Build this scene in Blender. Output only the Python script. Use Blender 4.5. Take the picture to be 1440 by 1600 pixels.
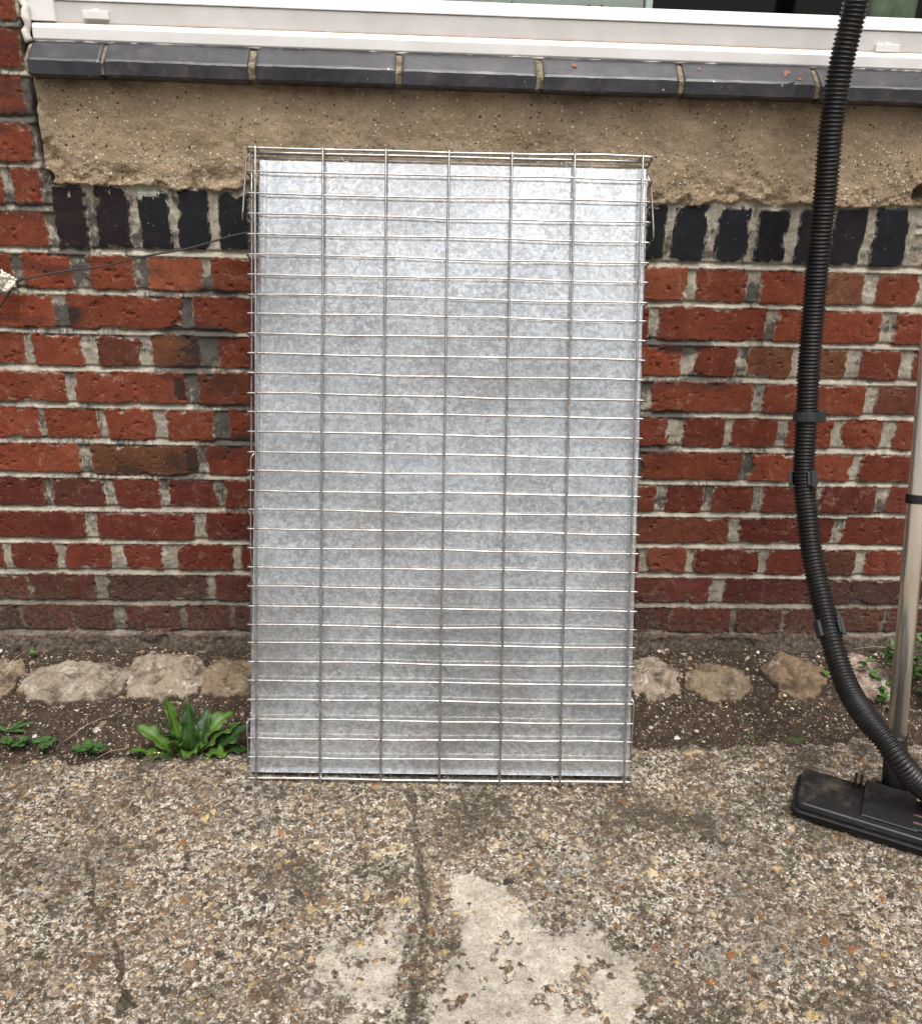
import bpy, math, random
import numpy as np
from mathutils import Vector

for o in list(bpy.data.objects):
    bpy.data.objects.remove(o)
S = bpy.context.scene
COL = S.collection
rnd = random.Random(7)
rng = np.random.default_rng(11)

# ------------------------------------------------------------------ camera
F_PX, CD, PIT, YAW, ROL, CZ = 1440.0, 1.7154, .4158, .055, -.0322, 1.09
cf = np.array([math.sin(YAW)*math.cos(PIT), math.cos(YAW)*math.cos(PIT), -math.sin(PIT)])
cr0 = np.array([math.cos(YAW), -math.sin(YAW), 0.])
cd0 = np.cross(cf, cr0)
cr = math.cos(ROL)*cr0 + math.sin(ROL)*cd0
cdn = -math.sin(ROL)*cr0 + math.cos(ROL)*cd0
CP = np.array([0., -CD, CZ])
cam_d = bpy.data.cameras.new('camera'); cam = bpy.data.objects.new('camera', cam_d); COL.objects.link(cam)
cam_d.sensor_fit = 'HORIZONTAL'; cam_d.sensor_width = 36; cam_d.lens = 36*F_PX/1440
cam_d.clip_start = .01; cam_d.clip_end = 500
from mathutils import Matrix
cam.matrix_world = Matrix(((cr[0], -cdn[0], -cf[0], CP[0]), (cr[1], -cdn[1], -cf[1], CP[1]), (cr[2], -cdn[2], -cf[2], CP[2]), (0, 0, 0, 1)))
S.camera = cam

def at_y(px, py, Y=0.):
    v = (px-720)/F_PX*cr + (py-800)/F_PX*cdn + cf
    return CP + v*(Y-CP[1])/v[1]
def at_z(px, py, Z=0.):
    v = (px-720)/F_PX*cr + (py-800)/F_PX*cdn + cf
    return CP + v*(Z-CP[2])/v[2]

# ------------------------------------------------------------------ light
SUN_EL, SUN_AZ = math.radians(68), math.radians(168)     # azimuth from +Y (north) clockwise; the sun is behind the camera
W = bpy.data.worlds.new('World'); S.world = W; W.use_nodes = True
wn = W.node_tree; wn.nodes.clear()
sky = wn.nodes.new('ShaderNodeTexSky'); sky.sky_type = 'NISHITA'; sky.sun_disc = False
sky.sun_elevation = SUN_EL; sky.sun_rotation = SUN_AZ; sky.dust_density = 6; sky.air_density = 1.2; sky.ozone_density = .6
hs = wn.nodes.new('ShaderNodeHueSaturation'); hs.inputs['Saturation'].default_value = .28
bg = wn.nodes.new('ShaderNodeBackground'); bg.inputs['Strength'].default_value = .13
wo = wn.nodes.new('ShaderNodeOutputWorld')
tc = wn.nodes.new('ShaderNodeTexCoord'); sx = wn.nodes.new('ShaderNodeSeparateXYZ'); mrg = wn.nodes.new('ShaderNodeMapRange'); vm = wn.nodes.new('ShaderNodeVectorMath'); vm.operation = 'SCALE'
mrg.inputs[1].default_value = .43; mrg.inputs[2].default_value = .57; mrg.inputs[3].default_value = .74; mrg.inputs[4].default_value = 2.3     # overcast with an added bright band for the tray's sheen; dull at roof height
mrg.interpolation_type = 'SMOOTHSTEP'; mr2 = wn.nodes.new('ShaderNodeMapRange'); mr2.inputs[1].default_value = .5; mr2.inputs[2].default_value = 1; mr2.inputs[3].default_value = 1; mr2.inputs[4].default_value = .72
mm_ = wn.nodes.new('ShaderNodeMath'); mm_.operation = 'MULTIPLY'
wn.links.new(tc.outputs['Generated'], sx.inputs[0]); wn.links.new(sx.outputs[2], mrg.inputs[0])
wn.links.new(sky.outputs[0], hs.inputs['Color']); wn.links.new(hs.outputs[0], vm.inputs[0]); wn.links.new(sx.outputs[2], mr2.inputs[0]); wn.links.new(mrg.outputs[0], mm_.inputs[0]); wn.links.new(mr2.outputs[0], mm_.inputs[1]); wn.links.new(mm_.outputs[0], vm.inputs['Scale']); wn.links.new(vm.outputs[0], bg.inputs[0]); wn.links.new(bg.outputs[0], wo.inputs[0])
sd = bpy.data.lights.new('sun', 'SUN'); sd.energy = 1.3; sd.angle = math.radians(24); sd.color = (1, .965, .91)
so = bpy.data.objects.new('sun', sd); COL.objects.link(so)
sv = Vector((math.sin(SUN_AZ)*math.cos(SUN_EL), math.cos(SUN_AZ)*math.cos(SUN_EL), math.sin(SUN_EL)))
so.rotation_euler = sv.to_track_quat('Z', 'Y').to_euler(); so.location = (0, -3, 5)
S.view_settings.view_transform = 'Standard'; S.view_settings.look = 'None'
S.view_settings.exposure = .2; S.view_settings.gamma = 1
S.render.engine = 'CYCLES'

# ------------------------------------------------------------------ helpers
def tag(o, label=None, cat=None, group=None, kind=None):
    if label: o['label'] = label
    if cat: o['category'] = cat
    if group: o['group'] = group
    if kind: o['kind'] = kind
    return o
def empty(name, loc=(0, 0, 0)):
    o = bpy.data.objects.new(name, None); o.location = loc; o.empty_display_size = .05; COL.objects.link(o); return o
def link(name, me, mat=None, parent=None):
    o = bpy.data.objects.new(name, me); COL.objects.link(o)
    for m in (mat if isinstance(mat, (list, tuple)) else [mat]):
        if m: me.materials.append(m)
    if parent:
        o.parent = parent; p_ = parent; off = Vector((0, 0, 0))
        while p_: off += Vector(p_.location); p_ = p_.parent
        o.location = -off
    return o
class MB:
    """collects shapes, builds ONE mesh"""
    def __init__(s): s.v = []; s.f = []; s.m = []; s.mi = 0
    def add(s, vs, fs):
        n = len(s.v); s.v += [tuple(map(float, p)) for p in vs]; s.f += [tuple(i+n for i in f) for f in fs]; s.m += [s.mi]*len(fs)
    def box(s, x0, x1, y0, y1, z0, z1, M=None):
        vs = [(x, y, z) for x in (x0, x1) for y in (y0, y1) for z in (z0, z1)]
        if M: vs = [M(*p) for p in vs]
        s.add(vs, [(0, 1, 3, 2), (4, 6, 7, 5), (0, 4, 5, 1), (2, 3, 7, 6), (0, 2, 6, 4), (1, 5, 7, 3)])
    def tube(s, pts, r, n=8, cap=True):
        P = [np.array(p, float) for p in pts]; k = len(P)
        rs = r if hasattr(r, '__len__') else [r]*k
        T = [P[min(i+1, k-1)]-P[max(i-1, 0)] for i in range(k)]
        T = [t/(np.linalg.norm(t)+1e-12) for t in T]
        a = np.array([0, 0, 1.]) if abs(T[0][2]) < .9 else np.array([1., 0, 0])
        N = np.cross(T[0], a); N /= np.linalg.norm(N); vs = []; fs = []
        for i in range(k):
            N = N-T[i]*(N@T[i]); N /= np.linalg.norm(N)+1e-12; B = np.cross(T[i], N)
            for j in range(n):
                t = 2*math.pi*j/n; vs.append(P[i]+rs[i]*(math.cos(t)*N+math.sin(t)*B))
        for i in range(k-1):
            for j in range(n):
                fs.append((i*n+j, i*n+(j+1) % n, (i+1)*n+(j+1) % n, (i+1)*n+j))
        if cap: fs.append(tuple(range(n))[::-1]); fs.append(tuple((k-1)*n+j for j in range(n)))
        s.add(vs, fs)
    def build(s, name, mat, parent=None, smooth=True, bevel=0, seg=2):
        me = bpy.data.meshes.new(name); me.from_pydata(s.v, [], s.f); me.update()
        for p, m in zip(me.polygons, s.m): p.use_smooth = smooth; p.material_index = m
        import bmesh
        bm = bmesh.new(); bm.from_mesh(me); bmesh.ops.recalc_face_normals(bm, faces=bm.faces); bm.to_mesh(me); bm.free()
        o = link(name, me, mat, parent)
        if bevel:
            b = o.modifiers.new('bevel', 'BEVEL'); b.width = bevel; b.segments = seg; b.limit_method = 'ANGLE'; b.angle_limit = math.radians(35); b.harden_normals = True
        return o

# value noise on arrays
_L = np.random.default_rng(3).random((256, 256))
def vn(x, y, sc, seed=0):
    x = x/sc+seed*17.31; y = y/sc+seed*7.77
    xi = np.floor(x).astype(int); yi = np.floor(y).astype(int); fx = x-xi; fy = y-yi
    fx = fx*fx*(3-2*fx); fy = fy*fy*(3-2*fy)
    a = _L[xi % 256, yi % 256]; b = _L[(xi+1) % 256, yi % 256]; c = _L[xi % 256, (yi+1) % 256]; d = _L[(xi+1) % 256, (yi+1) % 256]
    return (a*(1-fx)+b*fx)*(1-fy)+(c*(1-fx)+d*fx)*fy
def fbm(x, y, sc, oct=4, seed=0, g=.5):
    s = 0; a = 1; t = 0
    for i in range(oct):
        s = s+a*vn(x, y, sc/2**i, seed+i*3); t += a; a *= g
    return s/t
def sst(a, b, x):
    t = np.clip((x-a)/(b-a), 0, 1); return t*t*(3-2*t)
def grid_mesh(name, P, keep=None, attrs=None, colors=None):
    """P (n,m,3); keep (n-1,m-1) face mask"""
    n, m = P.shape[:2]; idx = np.arange(n*m).reshape(n, m)
    q = np.stack([idx[:-1, :-1], idx[1:, :-1], idx[1:, 1:], idx[:-1, 1:]], -1)
    q = q.reshape(-1, 4) if keep is None else q[keep]
    used = np.unique(q); mp = np.full(n*m, -1); mp[used] = np.arange(len(used)); q = mp[q]
    V = P.reshape(-1, 3)[used]
    A = {k: a.reshape(-1)[used] for k, a in (attrs or {}).items()}
    C = {k: a.reshape(-1, 3)[used] for k, a in (colors or {}).items()}
    return V, q, A, C
def mesh_from(name, pieces):
    Vs = []; Qs = []; off = 0
    for V, q, A, C in pieces: Vs.append(V); Qs.append(q+off); off += len(V)
    V = np.concatenate(Vs); q = np.concatenate(Qs)
    me = bpy.data.meshes.new(name); me.vertices.add(len(V)); me.vertices.foreach_set('co', V.astype(np.float32).ravel())
    me.loops.add(q.size); me.loops.foreach_set('vertex_index', q.astype(np.int32).ravel())
    me.polygons.add(len(q)); me.polygons.foreach_set('loop_start', (np.arange(len(q))*4).astype(np.int32))
    me.polygons.foreach_set('use_smooth', np.ones(len(q), bool))
    me.update(calc_edges=True)
    for k in pieces[0][2]:
        a = me.attributes.new(k, 'FLOAT', 'POINT'); a.data.foreach_set('value', np.concatenate([p[2][k] for p in pieces]).astype(np.float32))
    for k in pieces[0][3]:
        c = np.concatenate([p[3][k] for p in pieces]); c = np.concatenate([c, np.ones((len(c), 1))], 1)
        a = me.attributes.new(k, 'FLOAT_COLOR', 'POINT'); a.data.foreach_set('color', c.astype(np.float32).ravel())
    me.validate(); return me

# ------------------------------------------------------------------ materials
class NT:
    def __init__(s, name):
        s.m = bpy.data.materials.new(name); s.m.use_nodes = True; s.t = s.m.node_tree; s.b = s.t.nodes['Principled BSDF']
        s.co = s.n('ShaderNodeTexCoord').outputs['Object']
    def n(s, ty, **k):
        o = s.t.nodes.new(ty)
        for a, v in k.items(): setattr(o, a, v)
        return o
    def put(s, inp, v):
        if isinstance(v, bpy.types.NodeSocket): s.t.links.new(v, inp)
        elif v is not None:
            if hasattr(v, '__len__') and len(v) == 3 and inp.type == 'RGBA': v = (*v, 1)
            inp.default_value = v
    def noise(s, sc, det=4, rough=.55, vec=None, dist=0, color=False):
        o = s.n('ShaderNodeTexNoise'); s.put(o.inputs['Vector'], vec or s.co); s.put(o.inputs['Scale'], sc); s.put(o.inputs['Detail'], det)
        s.put(o.inputs['Roughness'], rough); s.put(o.inputs['Distortion'], dist); return o.outputs['Color' if color else 'Fac']
    def vor(s, sc, out='Distance', feat='F1', vec=None, rnd_=1):
        o = s.n('ShaderNodeTexVoronoi', feature=feat); s.put(o.inputs['Vector'], vec or s.co); s.put(o.inputs['Scale'], sc); s.put(o.inputs['Randomness'], rnd_); return o.outputs[out]
    def attr(s, name, out='Fac'):
        o = s.n('ShaderNodeAttribute', attribute_name=name); return o.outputs[out]
    def ramp(s, f, *st, interp='LINEAR'):
        o = s.n('ShaderNodeValToRGB'); s.put(o.inputs[0], f); e = o.color_ramp.elements; o.color_ramp.interpolation = interp
        while len(e) < len(st): e.new(.5)
        for i, (p, c) in enumerate(st):
            e[i].position = p; e[i].color = (c, c, c, 1) if not hasattr(c, '__len__') else (*c, 1)
        return o.outputs[0]
    def mr(s, f, a, b, c=0., d=1., smooth=False):
        o = s.n('ShaderNodeMapRange', interpolation_type='SMOOTHSTEP' if smooth else 'LINEAR'); s.put(o.inputs[0], f)
        for i, v in enumerate((a, b, c, d)): s.put(o.inputs[i+1], v)
        return o.outputs[0]
    def mix(s, f, a, b, bt='MIX'):
        o = s.n('ShaderNodeMix', data_type='RGBA', blend_type=bt); s.put(o.inputs[0], f); s.put(o.inputs[6], a); s.put(o.inputs[7], b); return o.outputs[2]
    def math(s, op, a, b=None, c=None):
        o = s.n('ShaderNodeMath', operation=op)
        for i, v in enumerate((a, b, c)):
            if v is not None: s.put(o.inputs[i], v)
        return o.outputs[0]
    def scale(s, v, vec=None):
        o = s.n('ShaderNodeMapping'); s.put(o.inputs[0], vec or s.co); s.put(o.inputs[3], v); return o.outputs[0]
    def sep(s, i, c=None):
        o = s.n('ShaderNodeSeparateColor'); s.put(o.inputs[0], c); return o.outputs[i]
    def bump(s, h, st=.5, d=.001, nrm=None):
        o = s.n('ShaderNodeBump'); s.put(o.inputs['Height'], h); s.put(o.inputs['Strength'], st); s.put(o.inputs['Distance'], d)
        if nrm: s.put(o.inputs['Normal'], nrm)
        return o.outputs[0]
    def out(s, col=None, rough=.8, metal=0, nrm=None, spec=None, coat=None):
        s.put(s.b.inputs['Base Color'], col); s.put(s.b.inputs['Roughness'], rough); s.put(s.b.inputs['Metallic'], metal)
        if nrm: s.put(s.b.inputs['Normal'], nrm)
        if spec is not None: s.put(s.b.inputs['Specular IOR Level'], spec)
        if coat: s.put(s.b.inputs['Coat Weight'], coat)
        return s.m

def m_brick():
    n = NT('brick_and_mortar')
    sdf = n.math('ADD', n.attr('sdf'), n.mr(n.noise(260, 3, .6), .3, .7, -.0011, .0011))
    mk = n.mr(sdf, -.0005, .0007, 1, 0)                     # 1 on brick
    col = n.attr('bcol', 'Color')
    v = n.noise(45, 6, .68); c = n.mix(n.mr(v, .35, .7), n.mix(1, col, (.62, .58, .56), 'MULTIPLY'), col)
    c = n.mix(n.mr(n.noise(16, 4, .6), .45, .72, 0, .5), c, n.mix(1, col, (1.25, 1.5, 1.5), 'MULTIPLY')); c = n.mix(n.mr(n.noise(11, 6, .7, dist=.5), .5, .7, 0, .6), c, n.mix(1, col, (.5, .5, .6), 'MULTIPLY')); c = n.mix(n.mr(n.noise(420, 3, .8), .52, .68, 0, .6), c, n.mix(1, col, (1.6, 2.2, 2.6), 'MULTIPLY'))
    c = n.mix(n.mr(n.noise(210, 4, .8), .56, .68, 0, .65), c, n.mix(1, col, (.3, .28, .3), 'MULTIPLY'))
    hz = n.math('MULTIPLY', n.mr(n.noise(26, 7, .8, dist=.8), .54, .68, 0, .65), n.mr(n.attr('gloss'), 0, 1, 1, .12)); c = n.mix(n.math('MULTIPLY', hz, n.mr(n.noise(150, 4, .8), .4, .62)), c, (.36, .25, .18))
    sp = n.vor(230); pick = n.sep(0, n.vor(230, 'Color'))
    spk = n.math('MULTIPLY', n.mr(sp, n.mr(pick, .95, 1, .02, .24), n.mr(pick, .95, 1, .10, .34), 1, 0), n.math('GREATER_THAN', pick, n.mr(n.noise(12, 3), .4, .65, .995, .95)))
    c = n.mix(n.math('MULTIPLY', spk, .55), c, (.5, .42, .34))
    ed = n.math('MULTIPLY', n.mr(sdf, -.0042, -.0008, 0, 1), n.mr(n.noise(60, 6, .8), .48, .58))
    c = n.mix(n.math('MULTIPLY', ed, .85), c, (.38, .34, .27))  # mortar smears over the arrises
    # mortar
    m = n.mix(n.mr(n.noise(30, 6, .7), .3, .7), (.22, .19, .145), (.48, .44, .36))
    m = n.mix(n.mr(n.noise(420, 3, .7), .5, .75, 0, .55), m, (.14, .115, .085))
    lip = n.math('MULTIPLY', n.mr(n.math('ABSOLUTE', n.math('SUBTRACT', sdf, .0012)), .0, .0016, 1, 0), n.mr(n.noise(50, 4, .7), .48, .6))
    m = n.mix(n.math('MULTIPLY', n.mr(n.noise(26, 5, .75, vec=n.scale((1, 1, .35))), .45, .68), .6), m, (.12, .105, .085))
    m = n.mix(n.math('MULTIPLY', lip, .75), m, (.56, .51, .42))
    m = n.mix(n.math('MULTIPLY', n.mr(n.attr('dirt'), .1, .8), .75), m, (.13, .11, .085))
    soot = n.mr(n.math('ADD', n.attr('soot'), n.mr(n.noise(75, 6, .8, vec=n.scale((1.6, 1, .7))), .25, .75, -.5, .5)), .36, .62)
    m = n.mix(n.math('MULTIPLY', soot, .86), m, (.045, .041, .038))
    c = n.mix(n.math('MULTIPLY', n.mr(n.attr('soot'), .75, 1.3), .85), c, (.02, .016, .015))
    crack = n.math('MULTIPLY', n.mr(n.math('ABSOLUTE', n.math('SUBTRACT', sdf, .0008)), .0, .0016, 1, 0), n.mr(n.noise(34, 4, .6), .47, .6))
    c = n.mix(mk, m, c)
    c = n.mix(n.math('MULTIPLY', crack, .5), c, (.035, .025, .02))
    dirt = n.mr(n.math('ADD', n.attr('dirt'), n.mr(n.noise(28, 6, .75), .25, .75, -.45, .45)), .3, .9)
    c = n.mix(n.math('MULTIPLY', dirt, .82), c, n.mix(n.mr(n.noise(120, 6, .8), .45, .62), (.034, .024, .016), (.14, .115, .09)))
    # paint drips on blue bricks
    gp = n.mr(n.math('ADD', n.attr('paint'), n.mr(n.noise(75, 5, .7, vec=n.scale((1, 1, .5))), .25, .75, -.5, .5)), .55, .62)
    c = n.mix(gp, c, n.mix(n.noise(60), (.2, .22, .14), (.4, .4, .32)))
    h = n.math('ADD', n.noise(110, 6, .7), n.math('MULTIPLY', n.noise(420, 3, .7), .5))
    rg = n.math('MULTIPLY', n.attr('gloss'), mk)
    return n.out(c, n.mr(rg, 0, 1, .88, .42), 0, n.bump(h, n.mr(rg, 0, 1, .8, .15), .002), spec=.25)
def m_render():
    n = NT('old_cement_render')
    c = n.mix(n.mr(n.noise(9, 6, .65), .3, .72), (.235, .172, .108), (.45, .35, .235))
    c = n.mix(n.mr(n.noise(5, 3, .6), .5, .68, 0, .6), c, (.16, .13, .10))
    c = n.mix(n.mr(n.noise(330, 3, .7), .45, .7, 0, .55), c, (.11, .075, .045))
    c = n.mix(n.mr(n.noise(600, 2, .7), .56, .72, 0, .6), c, (.46, .36, .24))
    h = n.math('ADD', n.noise(160, 6, .72), n.math('MULTIPLY', n.noise(30, 4), .7))
    expo = n.attr('expo')                                    # where aggregate shows
    for sc, th, r0 in ((150, .8, .26), (240, .78, .3), (90, .93, .2)):
        w = n.n('ShaderNodeVectorMath', operation='ADD'); n.put(w.inputs[0], n.co); 
        nz = n.n('ShaderNodeVectorMath', operation='SCALE'); n.put(nz.inputs[0], n.noise(200, 2, color=True)); nz.inputs[3].default_value = .003; n.put(w.inputs[1], nz.outputs[0])
        d = n.vor(sc, vec=w.outputs[0]); cc = n.vor(sc, 'Color', vec=w.outputs[0])
        pick = n.math('GREATER_THAN', n.math('ADD', n.sep(0, cc), n.mr(expo, 0, 1, -.10, .2)), th)
        mk = n.math('MULTIPLY', n.mr(d, r0, r0+.1, 1, 0), pick)
        c = n.mix(mk, c, n.ramp(n.sep(1, cc), (0, (.5, .41, .28)), (.3, (.66, .6, .48)), (.55, (.42, .25, .11)), (.7, (.3, .25, .19)), (.88, (.06, .045, .035))))
        h = n.math('ADD', h, n.math('MULTIPLY', mk, .5))
    pit = n.mr(n.noise(105, 4, .6), .66, .72); c = n.mix(n.math('MULTIPLY', pit, .8), c, (.045, .032, .02)); h = n.math('SUBTRACT', h, pit)
    st = n.mr(n.math('ADD', n.attr('damp_shade'), n.mr(n.noise(30, 5, .7), .25, .75, -.35, .35)), .3, .9)
    c = n.mix(n.math('MULTIPLY', st, .8), c, (.052, .035, .02))
    return n.out(c, .92, 0, n.bump(h, .75, .003), spec=.2)
def m_slab():
    n = NT('exposed_aggregate_concrete')
    c = n.attr('bcol', 'Color'); stn = n.attr('stone'); sm = n.attr('smooth'); mo = n.attr('moss_shade')
    w = n.n('ShaderNodeVectorMath', operation='ADD'); n.put(w.inputs[0], n.co)
    nz = n.n('ShaderNodeVectorMath', operation='SCALE'); n.put(nz.inputs[0], n.noise(300, 2, color=True)); nz.inputs[3].default_value = .004; n.put(w.inputs[1], nz.outputs[0])
    cc = n.vor(300, 'Color', vec=w.outputs[0]); dd = n.vor(300, vec=w.outputs[0])
    pal = n.ramp(n.sep(0, cc), (0, (.035, .026, .018)), (.22, (.085, .06, .04)), (.4, (.2, .15, .1)), (.58, (.42, .35, .26)), (.76, (.62, .56, .46)), (.9, (.3, .15, .07)), (.96, (.72, .68, .6)))
    pal = n.mix(n.mr(dd, .3, .6, 0, .6), pal, (.07, .05, .035))
    pal = n.mix(n.mr(n.noise(75, 5, .75), .42, .62, 0, .7), pal, (.075, .054, .036)); g = n.mix(n.mr(n.noise(24, 5, .7), .35, .65, .55, .95), c, pal)
    g = n.mix(n.mr(n.noise(18, 6, .8), .42, .6, .0, .62), g, (.06, .042, .027))
    c3 = n.vor(175, 'Color', vec=w.outputs[0]); d3 = n.vor(175, vec=w.outputs[0]); edg = n.mr(n.noise(420, 3, .8), .3, .7, -.16, .16)
    k3 = n.math('MULTIPLY', n.math('GREATER_THAN', n.sep(0, c3), n.mr(n.noise(14, 5, .7), .35, .65, .9, .5)), n.mr(n.math('ADD', d3, edg), .26, .40, 1, 0))
    g = n.mix(n.math('MULTIPLY', k3, .9), g, n.ramp(n.sep(1, c3), (0, (.56, .49, .38)), (.35, (.42, .34, .24)), (.55, (.66, .61, .52)), (.8, (.5, .4, .25)), (.93, (.3, .15, .08))))
    g = n.mix(n.mr(n.noise(600, 3, .85), .56, .66, 0, .8), g, (.55, .49, .40))
    g = n.mix(n.mr(n.noise(480, 3, .85, dist=.3), .54, .64, 0, .7), g, (.045, .032, .022))
    nb = n.noise(105, 7, .8, dist=.7); big = n.mr(n.noise(9, 5, .7), .35, .65, -.06, .06)
    lf = n.mr(n.math('ADD', nb, big), .515, .56); df = n.mr(n.math('SUBTRACT', nb, big), .475, .43)
    g = n.mix(n.math('MULTIPLY', lf, .88), g, n.mix(n.mr(n.noise(260, 4, .8), .4, .56), (.30, .25, .185), (.80, .75, .65)))
    g = n.mix(n.math('MULTIPLY', df, .9), g, n.mix(n.noise(300, 4, .8), (.016, .012, .008), (.085, .066, .046)))
    smc = n.mix(n.mr(n.noise(35, 7, .8), .34, .66), (.22, .19, .15), (.53, .49, .415))
    smc = n.mix(n.mr(n.noise(330, 4, .8), .5, .64, 0, .75), smc, (.13, .10, .07))
    smm = n.mr(n.math('ADD', sm, n.mr(n.noise(85, 8, .82, dist=.4), .25, .75, -.75, .75)), .38, .56)
    g = n.mix(smm, g, smc)
    sc = n.mix(n.mr(n.noise(200, 4, .7), .35, .7), n.mix(1, c, (.6, .56, .5), 'MULTIPLY'), n.mix(1, c, (1.25, 1.22, 1.15), 'MULTIPLY'))
    g = n.mix(n.mr(stn, .35, .6), g, sc)
    g = n.mix(1, g, n.mix(n.mr(n.noise(6, 6, .7), .35, .65), (.80, .79, .78), (1.08, 1.07, 1.06)), 'MULTIPLY')
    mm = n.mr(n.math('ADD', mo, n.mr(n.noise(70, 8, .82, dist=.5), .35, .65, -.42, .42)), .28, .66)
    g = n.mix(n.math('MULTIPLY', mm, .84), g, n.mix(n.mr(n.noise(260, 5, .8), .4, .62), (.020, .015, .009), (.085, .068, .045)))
    h = n.math('ADD', n.math('MULTIPLY', n.noise(300, 5, .8), n.mr(smm, 0, 1, 1.3, .5)), n.math('MULTIPLY', n.math('MULTIPLY', n.mr(dd, 0, .6, 1, 0), n.mr(smm, 0, 1, 1, 0)), .8))
    return n.out(g, n.mr(stn, 0, 1, .85, .55), 0, n.bump(h, .8, .0028), spec=.3)
def m_soil():
    n = NT('gritty_soil')
    c = n.attr('bcol', 'Color'); stn = n.attr('stone')
    g = n.mix(n.mr(n.noise(60, 6, .75), .35, .65), (.018, .012, .008), (.07, .048, .031))
    w = n.n('ShaderNodeVectorMath', operation='ADD'); n.put(w.inputs[0], n.co)
    nz = n.n('ShaderNodeVectorMath', operation='SCALE'); n.put(nz.inputs[0], n.noise(300, 2, color=True)); nz.inputs[3].default_value = .005; n.put(w.inputs[1], nz.outputs[0])
    for sc, th in ((380, .915), (230, .94)):
        cc = n.vor(sc, 'Color', vec=w.outputs[0]); dd = n.vor(sc, vec=w.outputs[0])
        mk = n.math('MULTIPLY', n.math('GREATER_THAN', n.sep(0, cc), th), n.mr(dd, .3, .42, 1, 0))
        g = n.mix(mk, g, n.ramp(n.sep(1, cc), (0, (.5, .43, .32)), (.4, (.3, .22, .14)), (.6, (.62, .57, .48)), (.85, (.2, .17, .14))))
    g = n.mix(n.mr(stn, .4, .6), g, n.mix(n.mr(n.noise(200, 4, .7), .35, .7, 0, .5), c, (.2, .15, .1)))
    ms = n.mr(n.math('ADD', n.attr('moss_shade'), n.mr(n.noise(80, 6, .8), .25, .75, -.4, .4)), .5, .75)
    g = n.mix(ms, g, n.mix(n.noise(300), (.02, .045, .008), (.08, .14, .03)))
    h = n.math('ADD', n.noise(120, 6, .75), n.math('MULTIPLY', n.noise(500, 3, .7), .5))
    return n.out(g, .9, 0, n.bump(h, .9, .004), spec=.25)
def m_simple(name, a, b, sc=40, rough=.6, metal=0, bmp=.2, bd=.001, spec=.5, r2=None, sc2=None, dirt=None, dsc=20, dlo=.55, dhi=.75, damt=.8):
    n = NT(name); c = n.mix(n.mr(n.noise(sc, 6, .65), .3, .7), a, b)
    if dirt: c = n.mix(n.mr(n.noise(dsc, 6, .7), dlo, dhi, 0, damt), c, dirt)
    r = n.mr(n.noise(sc2 or sc*1.7, 4), .3, .7, rough, r2) if r2 is not None else rough
    return n.out(c, r, metal, n.bump(n.noise(sc*4, 5, .7), bmp, bd), spec=spec)
def m_galv():
    n = NT('galvanised_sheet')
    w = n.n('ShaderNodeVectorMath', operation='ADD'); n.put(w.inputs[0], n.co)
    nz = n.n('ShaderNodeVectorMath', operation='SCALE'); n.put(nz.inputs[0], n.noise(130, 3, color=True)); nz.inputs[3].default_value = .012; n.put(w.inputs[1], nz.outputs[0])
    sp = n.vor(150, 'Color', vec=w.outputs[0]); sp2 = n.vor(330, 'Color', vec=w.outputs[0])
    v = n.math('ADD', n.math('MULTIPLY', n.sep(0, sp), .6), n.math('MULTIPLY', n.sep(1, sp2), .4))
    pt = n.mr(n.noise(7, 5, .6), .3, .7)
    c = n.mix(n.mr(v, .2, .8), (.44, .465, .475), (.68, .705, .715))
    c = n.mix(n.math('MULTIPLY', n.mr(pt, .3, .9), n.mr(v, .25, .6, .5, 0)), c, (.27, .28, .29))
    br = n.mr(n.math('ADD', n.noise(95, 5, .8, dist=2.2), n.mr(n.noise(5, 4, .6), .3, .7, -.1, .1)), .5, .58)
    c = n.mix(n.math('MULTIPLY', br, .6), c, (.31, .275, .255)); c = n.mix(n.mr(n.noise(3.6, 5, .6), .46, .66, 0, .42), c, (.27, .285, .285)); c = n.mix(n.mr(n.noise(38, 5, .75, vec=n.scale((1, 1, .25))), .6, .72, 0, .35), c, (.30, .28, .26))
    sm = n.noise(60, 5, .7, vec=n.scale((.35, 1, 3))); c = n.mix(n.mr(sm, .6, .75, 0, .4), c, (.8, .81, .82))
    dk = n.mr(n.noise(75, 3, .6, vec=n.scale((3, 1, .8))), .74, .78); c = n.mix(n.math('MULTIPLY', dk, .6), c, (.1, .09, .085))
    r = n.math('ADD', n.mr(v, 0, 1, .09, .17), n.mr(n.noise(12, 4), .3, .7, -.02, .1))
    h = n.math('ADD', n.math('MULTIPLY', v, .25), n.noise(14, 3, .5))
    c = n.mix(n.mr(n.noise(210, 4, .8, dist=2.5), .53, .62, 0, .6), c, (.22, .19, .175))
    c = n.mix(n.mr(n.noise(170, 4, .8, dist=2.), .6, .7, 0, .22), c, (.62, .66, .69))
    return n.out(c, r, .66, n.bump(h, .05, .004), spec=.5)
def m_wire():
    n = NT('zinc_plated_wire')
    c = n.mix(n.mr(n.noise(60, 5, .7), .35, .65), (.30, .275, .26), (.50, .485, .47))
    c = n.mix(n.mr(n.noise(35, 5, .75), .58, .7, 0, .8), c, (.22, .14, .09))
    return n.out(c, n.mr(n.noise(90, 4), .3, .7, .24, .42), .9, n.bump(n.noise(500, 3), .2, .0005))
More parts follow.
